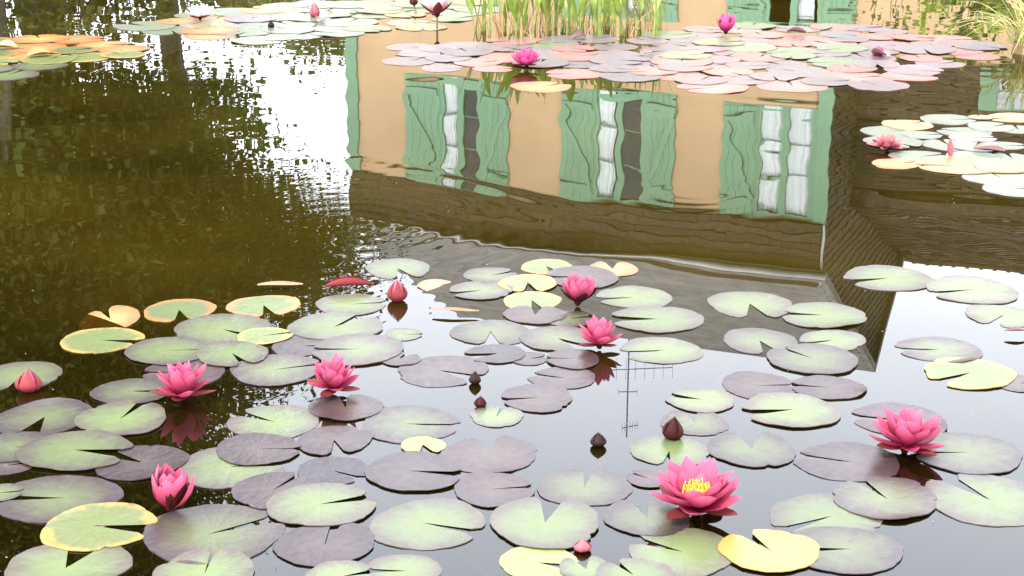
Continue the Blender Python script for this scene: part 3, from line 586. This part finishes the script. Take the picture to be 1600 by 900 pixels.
PADS = []      # dicts: pos, r, kind, rot, notch, zone
def add_pad(px, py, wpx, kind, notch_dir, notch=.2, zone='near'):
    c = water_at(px, py); dist_ = (Vector((0, 0, CAMH))-c).length; r = wpx*dist_/F/2*(.955 if zone == 'near' else .98)
    PADS.append(dict(p=c, r=r, kind=kind, rot=R(notch_dir), notch=notch, zone=zone))
near = '''622,420,107,green,285,.3;957,421,86,orange,90,.2;854,417,85,rimmed,290,.3;766,431,92,mottled,30,.1;910,434,120,purple,180,.1;825,444,95,yellow,275,.35;752,455,98,mottled,200,.12
992,465,121,green,190,.16;831,470,96,yellow,280,.35;888,499,80,mottled,20,.1;836,493,102,purple,85,.2;1028,500,138,green,180,.16;767,520,132,mottled,272,.28;872,530,122,mottled,310,.2
775,554,92,dark,200,.3;826,561,62,purple,20,.1;896,563,93,purple,175,.08;1034,548,132,green,195,.14;691,580,150,purple,325,.2;880,591,105,purple,165,.14;840,623,124,purple,190,.12
776,651,88,green,75,.14;624,562,70,purple,60,.2;630,523,63,green,0,.05;548,476,113,green,10,.08;525,511,150,green,55,.14;560,548,148,mottled,182,.08;470,541,102,purple,0,.08
412,478,116,rimmed,288,.24;280,485,115,rimmed,285,.28;158,532,128,yellow,352,.16;348,516,155,green,325,.12;412,527,85,yellow,20,.1;262,550,133,green,4,.06;362,555,116,green,300,.2
289,583,136,purple,180,.05;430,579,143,mottled,20,.07;35,587,125,green,275,.3;204,613,118,mottled,0,.1;70,652,144,mottled,265,.24;190,656,148,green,75,.18;429,660,145,green,150,.12
540,638,118,purple,100,.1;640,663,157,mottled,352,.16;522,689,120,purple,282,.3;661,697,74,bright,282,.26;402,704,130,purple,0,.06;766,711,155,purple,95,.2;646,739,156,purple,350,.1
520,736,118,dark,325,.12;362,730,166,green,12,.16;428,767,136,purple,60,.1;500,791,166,green,18,.12;770,766,138,purple,8,.08;913,762,149,mottled,82,.16;1014,750,70,purple,140,.1
1046,705,130,green,260,.1;1085,661,108,mottled,92,.2;1096,626,108,green,160,.16;1185,603,127,purple,3,.08;1295,607,112,purple,170,.07;1236,643,153,green,190,.14;1174,703,145,mottled,88,.26
1407,657,146,purple,170,.12;1326,722,160,purple,165,.14;1511,709,173,mottled,180,.05;1384,780,171,mottled,112,.16;1545,781,190,green,120,.16;1293,809,176,green,212,.14;1320,860,175,mottled,182,.1
1203,863,156,gold,118,.2;1066,863,181,green,150,.14;1010,810,135,mottled,95,.2;852,819,179,green,82,.26;668,819,192,green,336,.16;508,852,159,purple,82,.1;332,834,218,mottled,30,.16
154,824,174,yellow,352,.16;92,779,185,mottled,180,.1;220,724,143,purple,150,.18;117,707,163,green,350,.18;22,700,126,mottled,352,.1;12,728,76,purple,20,.1;0,772,66,green,10,.15;105,886,190,green,82,.24
320,898,166,green,90,.05;631,893,125,green,180,.12;530,905,115,green,20,.1;842,880,128,bright,340,.3;915,890,88,green,100,.3;990,902,126,green,120,.1;1469,547,127,mottled,180,.14;1515,584,145,yellow,215,.18
1590,599,78,purple,0,.1;1566,494,112,green,240,.2;1519,454,145,green,195,.1;1389,435,138,green,197,.13;1172,476,138,green,272,.22;1288,494,138,green,172,.1;1187,533,122,mottled,280,.28
1302,532,101,green,200,.14;1271,563,148,mottled,130,.06'''
for ent in near.replace('\n', ';').split(';'):
    a = ent.split(','); add_pad(float(a[0]), float(a[1]), float(a[2]), a[3], float(a[4]), float(a[5]))
right = '''1387,206,84,pale,20,.06;1418,196,78,paleyellow,40,.06;1480,187,82,pale,0,.05;1532,184,36,paleyellow,90,.1;1582,184,74,paleyellow,200,.1;1442,212,60,pale,10,.1;1509,207,78,pale,150,.06;1548,199,74,pale,30,.08;1592,203,62,pale,90,.1
1518,216,74,pale,0,.1;1396,223,92,pale,300,.1;1482,227,84,pale,95,.1;1522,230,80,pale,60,.1;1436,245,86,pale,20,.1;1520,246,84,pale,200,.1;1582,248,68,pale,90,.1;1400,257,74,orange,20,.1;1500,260,118,paleyellow,180,.08;1566,262,90,paleyellow,0,.06
1565,279,112,pale,100,.05;1584,297,96,pale,20,.1;1570,228,60,pale,0,.1'''
for ent in right.replace('\n', ';').split(';'):
    a = ent.split(','); add_pad(float(a[0]), float(a[1]), float(a[2]), a[3], float(a[4]), float(a[5]), 'right')
front = '''640,96,84,lilac,60;690,107,66,lilac,0;745,98,80,salmon,20;700,92,70,lilac,30;845,136,96,orange,40;770,108,60,salmon,0;900,116,90,salmon,180;985,120,96,lilac,20;1055,118,92,salmon,160;1116,137,104,salmon,200;1238,135,108,salmon,90;1335,122,108,salmon,20;1372,134,92,lilac,120;1420,120,80,salmon,0;1468,100,76,lilac,30
1440,92,64,salmon,100;1525,88,74,salmon,180;1500,80,70,salmon,0;1480,62,90,salmon,0;1020,112,80,salmon,200;1160,126,80,lilac,0;1095,126,84,lilac,60;1290,128,80,lilac,0;640,74,76,lilac,0;655,84,70,lilac,180'''
for ent in front.replace('\n', ';').split(';'):
    a = ent.split(','); add_pad(float(a[0]), float(a[1]), float(a[2]), a[3], float(a[4]), .08, 'mat')
def inside(p, poly):
    r = False; n = len(poly)
    for i in range(n):
        (x1, y1), (x2, y2) = poly[i], poly[(i+1) % n]
        if (y1 > p[1]) != (y2 > p[1]) and p[0] < (x2-x1)*(p[1]-y1)/(y2-y1)+x1: r = not r
    return r
def mat_fill(poly, sep, rmin, rmax, pick, zone, tries, seed, existing=True):
    g = random.Random(seed); xs_ = [p[0] for p in poly]; ys_ = [p[1] for p in poly]; W = [water_at(*p) for p in poly]
    wp = [(q.x, q.y) for q in W]; bx = (min(q[0] for q in wp), max(q[0] for q in wp)); by = (min(q[1] for q in wp), max(q[1] for q in wp)); pts = [d['p'] for d in PADS if d['zone'] == zone]
    for _ in range(tries):
        p = Vector((g.uniform(*bx), g.uniform(*by), 0))
        if not inside((p.x, p.y), wp) or any((p-q).length < sep for q in pts): continue
        pts.append(p); d = Vector((p.x, p.y, -CAMH)); yy = 450-F*math.tan(PITCH-math.atan2(CAMH, p.y)) if True else 0
        xx = 800+F*p.x/(p.y*CP+CAMH*SP)
        PADS.append(dict(p=p, r=g.uniform(rmin, rmax), kind=pick(g, xx, yy), rot=g.uniform(0, 6.28), notch=g.choice((.05, .08, .14)), zone=zone))
def pickA(g, x, y):
    s = .18+.3*(x > 1330)+.15*(y > 115); u = g.random()
    return 'salmon' if u < s else ('lilac' if u < s+.68 else 'farGreen')
mat_fill([(600, 92), (650, 72), (770, 66), (1040, 56), (1130, 40), (1330, 40), (1400, 52), (1545, 74), (1530, 90), (1440, 116), (1290, 134), (1190, 134), (1060, 128), (960, 118), (860, 108), (800, 104), (660, 100)], .185, .12, .17, pickA, 'mat', 5000, 3)
def pickB(g, x, y):
    u = g.random()
    if x < 340: return 'orange' if u < .55 else 'farGreen'
    if x < 520: return 'farGreen' if u < .68 else ('lilac' if u < .84 else 'orange')
    return 'pale' if u < .45 else ('farGreen' if u < .8 else 'paleyellow')
mat_fill([(222, 40), (300, 24), (440, 10), (600, 2), (740, -8), (752, 20), (660, 46), (640, 42), (600, 38), (570, 52), (500, 54), (400, 66), (320, 60), (250, 50)], .2, .13, .19, pickB, 'strip', 4000, 4)
def pickC(g, x, y):
    u = g.random()
    return ('orange' if u < .75 else 'rimmed') if y < 94-.06*x else ('green' if u < .7 else 'yellow')
mat_fill([(-30, 60), (40, 60), (150, 60), (215, 68), (190, 90), (110, 100), (60, 118), (-30, 126)], .2, .12, .18, pickC, 'left', 3000, 6)
# graph-colour overlapping pads into thin layers so that no two touch in one plane
for i, d in enumerate(PADS):
    used = {e['layer'] for e in PADS[:i] if (e['p']-d['p']).length < (e['r']+d['r'])*1.05}
    l = 0
    while l in used: l += 1
    d['layer'] = l
# ------------------------------------------------------------------ flowers and buds: positions are landmarks for the pads
FL = [  # px, py of the waterline, width px, form, landmark phrase, label
 (903, 482, 62, 'cup', 'the cup-shaped flower', 'cup-shaped pink water lily flower rising among yellowing pads'),
 (937, 550, 68, 'half', 'the aerial-side flower', 'pink water lily flower in open water next to the cup-shaped one'),
 (284, 632, 85, 'half', 'the flower above brown water', 'pink water lily flower with red sepal over dark brown water'),
 (520, 620, 78, 'half', 'the flower on a purple pad', 'pink water lily flower sitting on the edge of a purple pad'),
 (264, 804, 60, 'closed', 'the half-closed flower', 'half-closed pink water lily flower with one dark maroon sepal'),
 (1090, 812, 136, 'open', 'the wide-open flower', 'large wide-open pink water lily flower showing yellow stamens'),
 (1417, 714, 118, 'wide', 'the spreading flower', 'spreading pink water lily flower resting between two broad pads'),
]
BD = [  # px, py waterline, width px, height px, material, landmark, label
 (45, 611, 36, 34, 'sepal_red', 'the fat red bud', 'fat red water lily bud in the notch of a green pad'),
 (621, 470, 29, 34, 'sepal_red', 'the upright red bud', 'upright red water lily bud beside the rolled red petal'),
 (742, 600, 18, 20, 'sepal_dark', 'the notch-side dark bud', 'small dark bud poking up at the notch of a purple pad'),
 (750, 636, 18, 18, 'sepal', 'the tiny maroon bud', 'tiny maroon bud behind a small green pad'),
 (935, 697, 24, 22, 'sepal_dark', 'the lone bud in open water', 'lone dark bud with a small leaf in open water'),
 (1050, 685, 30, 38, 'sepal', 'the tall maroon bud', 'tall pointed maroon bud standing behind the wide-open flower'),
 (910, 860, 26, 18, 'withered', 'the crumpled red bud', 'crumpled red bud wedged between two bright green pads'),
]
LM = [(water_at(f_[0], f_[1]), f_[4]) for f_ in FL]+[(water_at(b_[0], b_[1]), b_[5]) for b_ in BD]
ORD = ['closest of', 'second closest of', 'third closest of', 'fourth closest of', 'fifth closest of', 'sixth closest of', 'seventh closest of', 'eighth closest of', 'ninth closest of', 'tenth closest of', 'eleventh closest of', 'twelfth closest of']+['%dth closest of' % q for q in range(13, 40)]
nearp = [d for d in PADS if d['zone'] == 'near']
for d in nearp:
    q, ph = min(LM, key=lambda m: (m[0]-d['p']).length)
    same = sorted([e for e in nearp if e['kind'] == d['kind']], key=lambda e: (e['p']-q).length); k = same.index(d)
    d['label'] = '%s lily pad, %s its colour to %s' % (PADJ[d['kind']], ORD[min(k, 38)], ph)
ZL = {'right': 'lily pad in the raft around the withered red flower', 'mat': 'lily pad in the crowded far mat in front of the pickerelweed', 'strip': 'lily pad in the strip around the white flower', 'left': 'lily pad in the raft beside the slender trunk reflection'}
ZG = {'near': 'lily pads around the pink flowers', 'right': 'lily pads of the pale raft', 'mat': 'lily pads of the far mat', 'strip': 'lily pads of the far strip', 'left': 'lily pads of the orange raft'}
FZ = [(water_at(*q), 'lily pad in the far mat '+r) for q, r in (((823, 108), 'around the dense hot-pink flower'), ((1134, 56), 'around the closed hot-pink flower'), ((1540, 85), 'reaching under the sedge tuft'), ((1373, 87), 'around the small pink bud'), ((980, 70), 'close in front of the pickerelweed'), ((660, 80), 'near the raised blush-white flower'), ((1240, 130), 'along its open edge'))]
for i, d in enumerate(PADS):
    hi = d['zone'] in ('near', 'right'); g = random.Random(i*3+1)
    nb = min((.05, .08, .1, .12, .14, .16, .2, .26, .3), key=lambda q: abs(q-d['notch']))
    m = pad_data(d['kind'], int(nb*1000)+g.randint(0, 4 if hi else 2), nb, hi)
    lab = d.get('label') or PADJ[d['kind']]+' '+(min(FZ, key=lambda q: (q[0]-d['p']).length)[1] if d['zone'] == 'mat' else ZL[d['zone']])
    o = obj('lily_pad', m, None, None, lab, 'lily pad', ZG[d['zone']], None, (d['p'].x, d['p'].y, .0016+.0017*d['layer']), (g.uniform(-.004, .004), g.uniform(-.004, .004), d['rot']), d['r'])
    if d['zone'] == 'near':                               # stalk slanting down into the murk
        a = g.uniform(0, 6.28)-d['rot']; l = g.uniform(.3, .7)/d['r']; bz = -.3/d['r']
        pts = [(0, 0, -.03), (math.cos(a)*l*.3, math.sin(a)*l*.3, bz*.08-.03), (math.cos(a+.2)*l*.7, math.sin(a+.2)*l*.7, bz*.35), (math.cos(a+.35)*l, math.sin(a+.35)*l, bz)]
        obj('stalk', MB().tube(pts, .0032/d['r'], 5).mesh('stalk', True), MT['stem'], o)

# ------------------------------------------------------------------ flowers
def petal_mesh(name, mat, ln, wd, e0, e1, cup, seed, tip=1.0, nl=8, nw=4):
    """petal growing from the origin along +X, rising from angle e0 to e1"""
    g = random.Random(seed); v = []; al = []; f = []; x = z = .0; tw = g.uniform(-.12, .12)
    for i in range(nl+1):
        t = i/nl; e = e0+(e1-e0)*t**1.2
        if i: x += math.cos(e)*ln/nl; z += math.sin(e)*ln/nl
        hw = wd*max(.0, math.sin(math.pi*min(1, .13+.87*t**.95)))**.72
        if i == nl: hw = wd*.05
        for j in range(nw+1):
            u = -1+2*j/nw; c = cup*hw*(u*u)
            v.append((x-math.sin(e)*c+.0, hw*u, z+math.cos(e)*c+tw*hw*u)); al.append(t)
    for i in range(nl):
        for j in range(nw):
            a = i*(nw+1)+j; f.append((a, a+nw+1, a+nw+2, a+1))
    m = mesh(name, v, f, True); at = m.attributes.new('along', 'FLOAT', 'POINT'); at.data.foreach_set('value', al); m.materials.append(mat); return m
FORMS = {  # whorls: count, length, width, start elevation, end elevation, base radius
 'open':  [(6, 1.04, .29, 6, 40, .12), (7, 1.04, .30, 24, 56, .13), (7, .94, .27, 34, 68, .13), (6, .66, .21, 34, 66, .14)],
 'wide':  [(6, 1.06, .25, 6, 34, .10), (8, 1.02, .25, 26, 56, .11), (8, .96, .23, 44, 70, .10), (6, .78, .19, 56, 82, .08)],
 'half':  [(5, 1.02, .27, 12, 44, .10), (8, 1.08, .25, 38, 66, .12), (8, 1.06, .23, 54, 78, .11), (6, .92, .19, 66, 86, .07)],
 'cup':   [(5, 1.12, .30, 30, 76, .14), (7, 1.12, .27, 44, 84, .14), (7, 1.05, .23, 58, 88, .12), (5, .9, .18, 66, 90, .07)],
 'closed':[(5, 1.45, .42, 34, 98, .14), (6, 1.42, .38, 50, 104, .14), (6, 1.3, .30, 62, 102, .11)],
 'round': [(10, 1.0, .27, 8, 70, .10), (10, .98, .25, 26, 84, .10), (9, .85, .19, 38, 90, .09), (8, .7, .16, 55, 104, .07), (6, .5, .13, 65, 105, .05)],
}
_pc = {}
def flower(pos, rad, form, pm, label, seed, sep='sepal_red', stalk=None, nsep=4, stamens=True, group='pink water lily flowers'):
    g = random.Random(seed); t = obj('water_lily_flower', None, loc=pos, rot=(g.uniform(-.09, .09), g.uniform(-.09, .09), g.uniform(0, 6.28)), scale=rad, label=label, cat='flower', group=group)
    for w_, (n, ln, wd, e0, e1, br) in enumerate(FORMS[form]):
        for i in range(n):
            k = (form, pm, w_, i % 3)
            if k not in _pc: _pc[k] = petal_mesh('petal', MT[pm], ln*(1+.05*(i % 3-1)), wd*(1+.07*((i*2) % 3-1)), R(e0-4*(i % 3-1)), R(e1+5*(i % 3-1)), .42, w_*7+i)
            a = 2*math.pi*(i+.5*(w_ % 2)+.13*w_)/n+g.uniform(-.12, .12)
            obj('petal', _pc[k], None, t, loc=(br*math.cos(a), br*math.sin(a), .06+.035*w_), rot=(g.uniform(-.1, .1), g.uniform(-.1, .09), a), scale=g.uniform(.93, 1.06))
    e0, e1 = {'closed': (36, 92), 'cup': (18, 60)}.get(form, (-2, 22))
    for i in range(nsep):
        k = (form, sep, 's')
        if k not in _pc: _pc[k] = petal_mesh('sepal', MT[sep], 1.0 if form != 'closed' else 1.2, .24 if form != 'closed' else .40, R(e0), R(e1), .35, 99)
        a = 2*math.pi*i/nsep+.6+g.uniform(-.1, .1)
        obj('sepal', _pc[k], None, t, loc=(.1*math.cos(a), .1*math.sin(a), .035), rot=(0, 0, a))
    obj('receptacle', MB().tube([(0, 0, -.12), (0, 0, .0), (0, 0, .1), (0, 0, .2)], [.07, .15, .17, .1], 10).mesh('receptacle', True), MT['sepal'], t)
    if stamens:
        mb = MB()
        for i in range(60):
            a = i*2.4; q = .03+.15*(i/60)**.6; e = .2+.75*(i/60); h = g.uniform(.34, .5)
            p0 = Vector((q*math.cos(a), q*math.sin(a), .16)); p1 = p0+Vector((math.cos(a)*h*.35*e, math.sin(a)*h*.35*e, h*.6)); p2 = p1+Vector((math.cos(a)*-.03, math.sin(a)*-.03, h*.35))
            mb.tube([p0, p1, p2], [.015, .018, .014], 4)
        obj('stamen_cluster', mb.mesh('stamen_cluster'), MT['stamen'], t)
    if stalk: obj('stalk', MB().tube([(0, 0, .0), (.03, .05, -stalk*.5), (0, .02, -stalk)], .05, 6).mesh('stalk', True), MT['stem_dark'], t)
    return t
for i, (px, py, wpx, form, lm, lab) in enumerate(FL):
    c = water_at(px, py); d = (c-Vector((0, 0, CAMH))).length; k = {'open': .93, 'wide': .98, 'half': .88, 'cup': .8, 'closed': .66}[form]
    rad = wpx*d/F/2/k; c.y += rad*.25
    flower((c.x, c.y, .006 if form == 'closed' else .012), rad, form, 'petal', lab, 200+i, 'sepal' if form in ('closed', 'cup') else 'sepal_red', stamens=form in ('open', 'wide'))
for (px, py, wpx, form, pm, z, lab, seed, grp) in (
  (823, 108, 46, 'round', 'petal_hot', .02, 'dense hot-pink water lily flower at the edge of the far mat', 300, None),
  (1134, 56, 25, 'closed', 'petal_hot', .02, 'closed hot-pink flower standing in the far lily mat', 301, None),
  (313, 33, 42, 'wide', 'petal_white', .02, 'white water lily flower on orange pads', 302, None),
  (683, 46, 40, 'cup', 'petal_blush', .09, 'blush-white flower raised on a dark stalk above open water', 303, None)):
    c = water_at(px, py); d = (c-Vector((0, 0, CAMH))).length; rad = wpx*d/F/2/{'round': .85, 'closed': .62, 'wide': .98, 'cup': .66}[form]
    flower((c.x, c.y, z), rad, form, pm, lab, seed, 'sepal_red', stalk=(z+.1)/rad if z > .03 else None, stamens=False, group=None)
def bud(px, py, wpx, hpx, pm, label, seed, z=0.0, tilt=.12, group=None, cat='flower bud'):
    c = water_at(px, py); d = (c-Vector((0, 0, CAMH))).length; rw = wpx*d/F/2; h = hpx*d/F/CP; g = random.Random(seed)
    t = obj('water_lily_bud', None, loc=(c.x, c.y, z), rot=(g.uniform(-tilt, tilt), g.uniform(-tilt, tilt), g.uniform(0, 6)), label=label, cat=cat, group=group)
    prof = [(0, .45), (.1, .78), (.22, .97), (.36, 1.0), (.55, .82), (.75, .50), (.9, .22), (1, .02)]
    core = MB().tube([(0, 0, q*h*.97) for q, r in prof], [r*rw*.9 for q, r in prof], 10, True).mesh('inner_petals', True); at = core.attributes.new('along', 'FLOAT', 'POINT'); at.data.foreach_set('value', [v.co.z/h for v in core.vertices])
    obj('inner_petals', core, MT['petal' if pm == 'sepal_red' else pm], t)
    for k in range(4):
        v = []; f = []; al = []; a0 = k*math.pi/2
        for (q, r) in prof:
            span = .80*(1-.75*max(0, q-.35)/.65)
            for j in range(5):
                u = -1+j/2; a = a0+u*span; rr = r*rw*(1.03+.05*(1-u*u)+(.05 if k % 2 else 0)); v.append((rr*math.cos(a), rr*math.sin(a), q*h)); al.append(q)
        for i in range(len(prof)-1):
            for j in range(4): e = i*5+j; f.append((e, e+1, e+6, e+5))
        m = mesh('sepal', v, f, True); at = m.attributes.new('along', 'FLOAT', 'POINT'); at.data.foreach_set('value', al); obj('sepal', m, MT[pm], t)
    obj('stalk', MB().tube([(0, 0, h*.05), (.01, .02, -.08), (.06, .08, -.25)], .006, 6).mesh('stalk', True), MT['stem_dark'], t)
for i, (px, py, wpx, hpx, pm, lm, lab) in enumerate(BD): bud(px, py, wpx, hpx, pm, lab, 400+i, .0)
bud(1373, 87, 17, 15, 'petal_hot', 'small pink bud in the far mat near the sedge tuft', 420)
bud(492, 28, 14, 24, 'withered', 'reddish bud among the far strip of pads', 421)
bud(424, 44, 10, 12, 'sepal_dark', 'brown seed head among the far strip of pads', 422)
bud(647, 22, 12, 14, 'sepal', 'maroon bud raised on a stalk in the far strip', 424, .06)
# rolled red petal, withered flowers, dark curled leaves
def curled(px, py, wpx, mat, label, name, cat, yaw, curl, lift, wr=.35, tiltx=0.0):
    c = water_at(px, py); d = (c-Vector((0, 0, CAMH))).length; ln = wpx*d/F; v = []; f = []; nl, nw = 9, 6; g = random.Random(int(px))
    for i in range(nl+1):
        t = i/nl; hw = ln*wr*.5*math.sin(math.pi*(.08+.86*t))**.7
        for j in range(nw+1):
            u = -1+2*j/nw; a = u*curl; v.append(((t-.5)*ln, hw*math.sin(a)/max(curl, .3)*1.0, hw*(1-math.cos(a))/max(curl, .3)+lift*ln*math.sin(math.pi*t)+.0015*math.sin(5*t+j)))
    for i in range(nl):
        for j in range(nw): a = i*(nw+1)+j; f.append((a, a+nw+1, a+nw+2, a+1))
    m = mesh(name, v, f, True); at = m.attributes.new('along', 'FLOAT', 'POINT'); at.data.foreach_set('value', [k[0]/ln+.5 for k in v])
    return obj(name, m, mat, label=label, cat=cat, loc=(c.x, c.y, .016), rot=(tiltx, 0, yaw))
curled(547, 455, 72, MT['sepal_red'], 'rolled dark red petal floating beside the upright red bud', 'rolled_petal', 'petal', .12, 2.4, .02, .5)
curled(438, 452, 70, MT['floater_tan'], 'thin curled brown leaf edge behind an orange-rimmed pad', 'curled_leaf', 'leaf', .1, .3, .0, .3)
def sunken(px, py, wpx, tilt, yaw, label):
    c = water_at(px, py); d = (c-Vector((0, 0, CAMH))).length
    obj('sunken_leaf', pad_data('orange', 901+int(px), .2), None, None, label, 'leaf', None, None, (c.x, c.y, .001), (tilt, tilt*.4, yaw), wpx*d/F/2)
sunken(172, 499, 92, -.10, 2.0, 'torn orange leaf half sunk in brown water')
sunken(682, 447, 58, .08, .5, 'small sunken orange leaf scrap beside the open reflection')
curled(712, 492, 74, MT['floater_tan'], 'narrow tan leaf scrap floating in open water', 'leaf_scrap', 'leaf', -.1, .2, .0, .3)
curled(905, 62, 24, MT['floater'], 'glossy dark curled leaf in front of the pickerelweed', 'curled_leaf', 'leaf', .5, .9, .2, .8, .6)
curled(1545, 240, 46, MT['floater'], 'dark red upturned leaf edge in the pale raft', 'curled_leaf', 'leaf', -.3, 1.0, .03, .6, .3)
FORMS['withered'] = [(5, 1.0, .24, -2, 12, .08), (6, .9, .22, 4, 50, .08), (5, .7, .2, 20, 90, .08)]
c = water_at(1386, 236); d = (c-Vector((0, 0, CAMH))).length
flower((c.x, c.y, .012), 58*d/F/2, 'withered', 'withered', 'withered red flower collapsed beside the raft of pale pads', 310, 'sepal', nsep=2, stamens=False, group=None)
c = water_at(1484, 246); d = (c-Vector((0, 0, CAMH))).length; t = obj('torn_petal', petal_mesh('torn_petal', MT['withered'], 1.0, .22, R(60), R(95), .5, 5), label='torn pink petal standing up in the pale raft', cat='petal', loc=(c.x, c.y, .006), rot=(.1, 0, 1.9), scale=26*d/F)
curled(1010, 88, 22, PM['salmon'], 'upturned salmon leaf tip in the far mat', 'curled_leaf', 'leaf', .4, .9, .2, .8, .5)
curled(1590, 525, 40, MT['floater'], 'dark leaf scrap in open water beside the yellowing pad', 'leaf_scrap', 'leaf', .1, .7, .02, .3)
for i, (px, py, wpx, k) in enumerate(((10, 78, 30, 'orange'), (62, 90, 36, 'orange'), (500, 36, 24, 'salmon'), (1375, 90, 34, 'salmon'), (1245, 55, 30, 'salmon'))):
    curled(px, py, wpx, PM[k], ('curled orange leaf standing up from the orange raft', 'curled salmon leaf standing up from the far pads')[k == 'salmon'], 'curled_leaf', 'leaf', i*.7, 1.1, .04, .8, .25)['group'] = 'curled leaves among the pads'

# ------------------------------------------------------------------ pickerelweed and sedge
def blade_mesh(name, mat, h, lean, w0, leaf=None, seed=0, droop=0.0):
    """stalk with an optional lance-shaped leaf at its top, leaning along +X"""
    g = random.Random(seed); v = []; f = []; n = 9; ls = .55 if leaf else 0
    for i in range(n+1):
        t = i/n; x = lean*h*t**1.6; z = h*t*(1-droop*t*t)
        if leaf and t > ls: q = (t-ls)/(1-ls); hw = max(.001, leaf*math.sin(math.pi*min(1, .16+.84*q))**.8)
        elif leaf: hw = w0
        else: hw = w0*(1-t)**.6+.0006
        for j, u in enumerate((-1, 0, 1)): v.append((x+(.25*hw if u == 0 else 0), hw*u, z))
    for i in range(n):
        for j in range(2): a = i*3+j; f.append((a, a+1, a+4, a+3))
    m = mesh(name, v, f, True); m.materials.append(mat); return m
rv = [blade_mesh('leaf', MT['reed'], 1, .12, .012, .06, 1), blade_mesh('leaf', MT['reed'], 1, .25, .012, .075, 2), blade_mesh('leaf', MT['reed'], 1, .08, .03, None, 3), blade_mesh('leaf', MT['reed'], 1, .4, .012, .085, 4)]
dv_ = [blade_mesh('dry_stem', MT['reed_dry'], 1, .5, .010, None, 5), blade_mesh('dry_stem', MT['reed_dry'], 1, 1.1, .011, None, 6, .35), blade_mesh('dry_stem', MT['reed_dry'], 1, .2, .009, None, 7)]
g = random.Random(12)
for i in range(32):
    px = 748+292*(i+g.uniform(.1, .9))/32; py = 60-g.uniform(0, 22)+(4 if px < 860 else 0)
    c = water_at(px, py); t = obj('pickerelweed', None, loc=(c.x, c.y, 0), label='green pickerelweed clump standing in water behind the far lily mat', cat='water plant', group='pickerelweed clumps behind the far mat')
    for k in range(g.randint(3, 5)):
        a = g.uniform(0, 6.28); obj('leaf', rv[g.randint(0, 3)], None, t, loc=(g.uniform(-.04, .04), g.uniform(-.05, .05), -.02), rot=(0, 0, a), scale=g.uniform(.18, .44))
    for k in range(g.randint(3, 6)):
        a = g.uniform(0, 6.28); obj('dry_stem', dv_[g.randint(0, 2)], None, t, loc=(g.uniform(-.06, .06), g.uniform(-.06, .06), -.02), rot=(0, g.uniform(-.2, .5), a), scale=g.uniform(.15, .45))
sv = [blade_mesh('blade', MT['sedge'], 1, l, .009, None, 8, dr) for l, dr in ((.35, .1), (.8, .45), (1.2, .75), (1.5, 1.0))]
c = water_at(1612, 82); sedge = obj('sedge_tuft', None, loc=(c.x, c.y, 0), label='straw-yellow sedge tuft drooping over the water at the far mat', cat='grass tuft')
obj('root_mound', MB().tube([(0, 0, -.1), (0, 0, .02), (0, 0, .07), (0, 0, .1)], [.12, .11, .07, .02], 14).mesh('root_mound', True), MT['soil'], sedge)
for i in range(260):
    a = g.uniform(0, 6.28); q = g.uniform(0, .13); m = sv[g.choice((0, 1, 1, 2, 2, 3))]
    obj('blade', m, None, sedge, loc=(q*math.cos(a), q*math.sin(a), .05), rot=(g.uniform(-.2, .2), g.uniform(-.1, .25), a+g.uniform(-.4, .4)), scale=g.uniform(.2, .42))

# pollen and dust specks floating on the open water
g = random.Random(77); mb = MB()
for i in range(80):
    p = water_at(g.uniform(0, 1600), g.choice((g.uniform(170, 420), g.uniform(170, 880)))); r_ = g.uniform(.001, .0022); n = g.randint(4, 6); a0 = g.uniform(0, 6)
    mb.prism([(p.x+r_*math.cos(a0+k*6.283/n)*g.uniform(.6, 1.4), p.y+r_*math.sin(a0+k*6.283/n)*g.uniform(.6, 1.4), .0008) for k in range(n)], (0, 0, .0006))
obj('pollen_specks', mb.mesh('pollen_specks'), simple('pollen', (.2, .19, .15), .8, .2, 5), label='pale pollen and dust specks scattered over the open water', cat='pollen', kind='stuff')
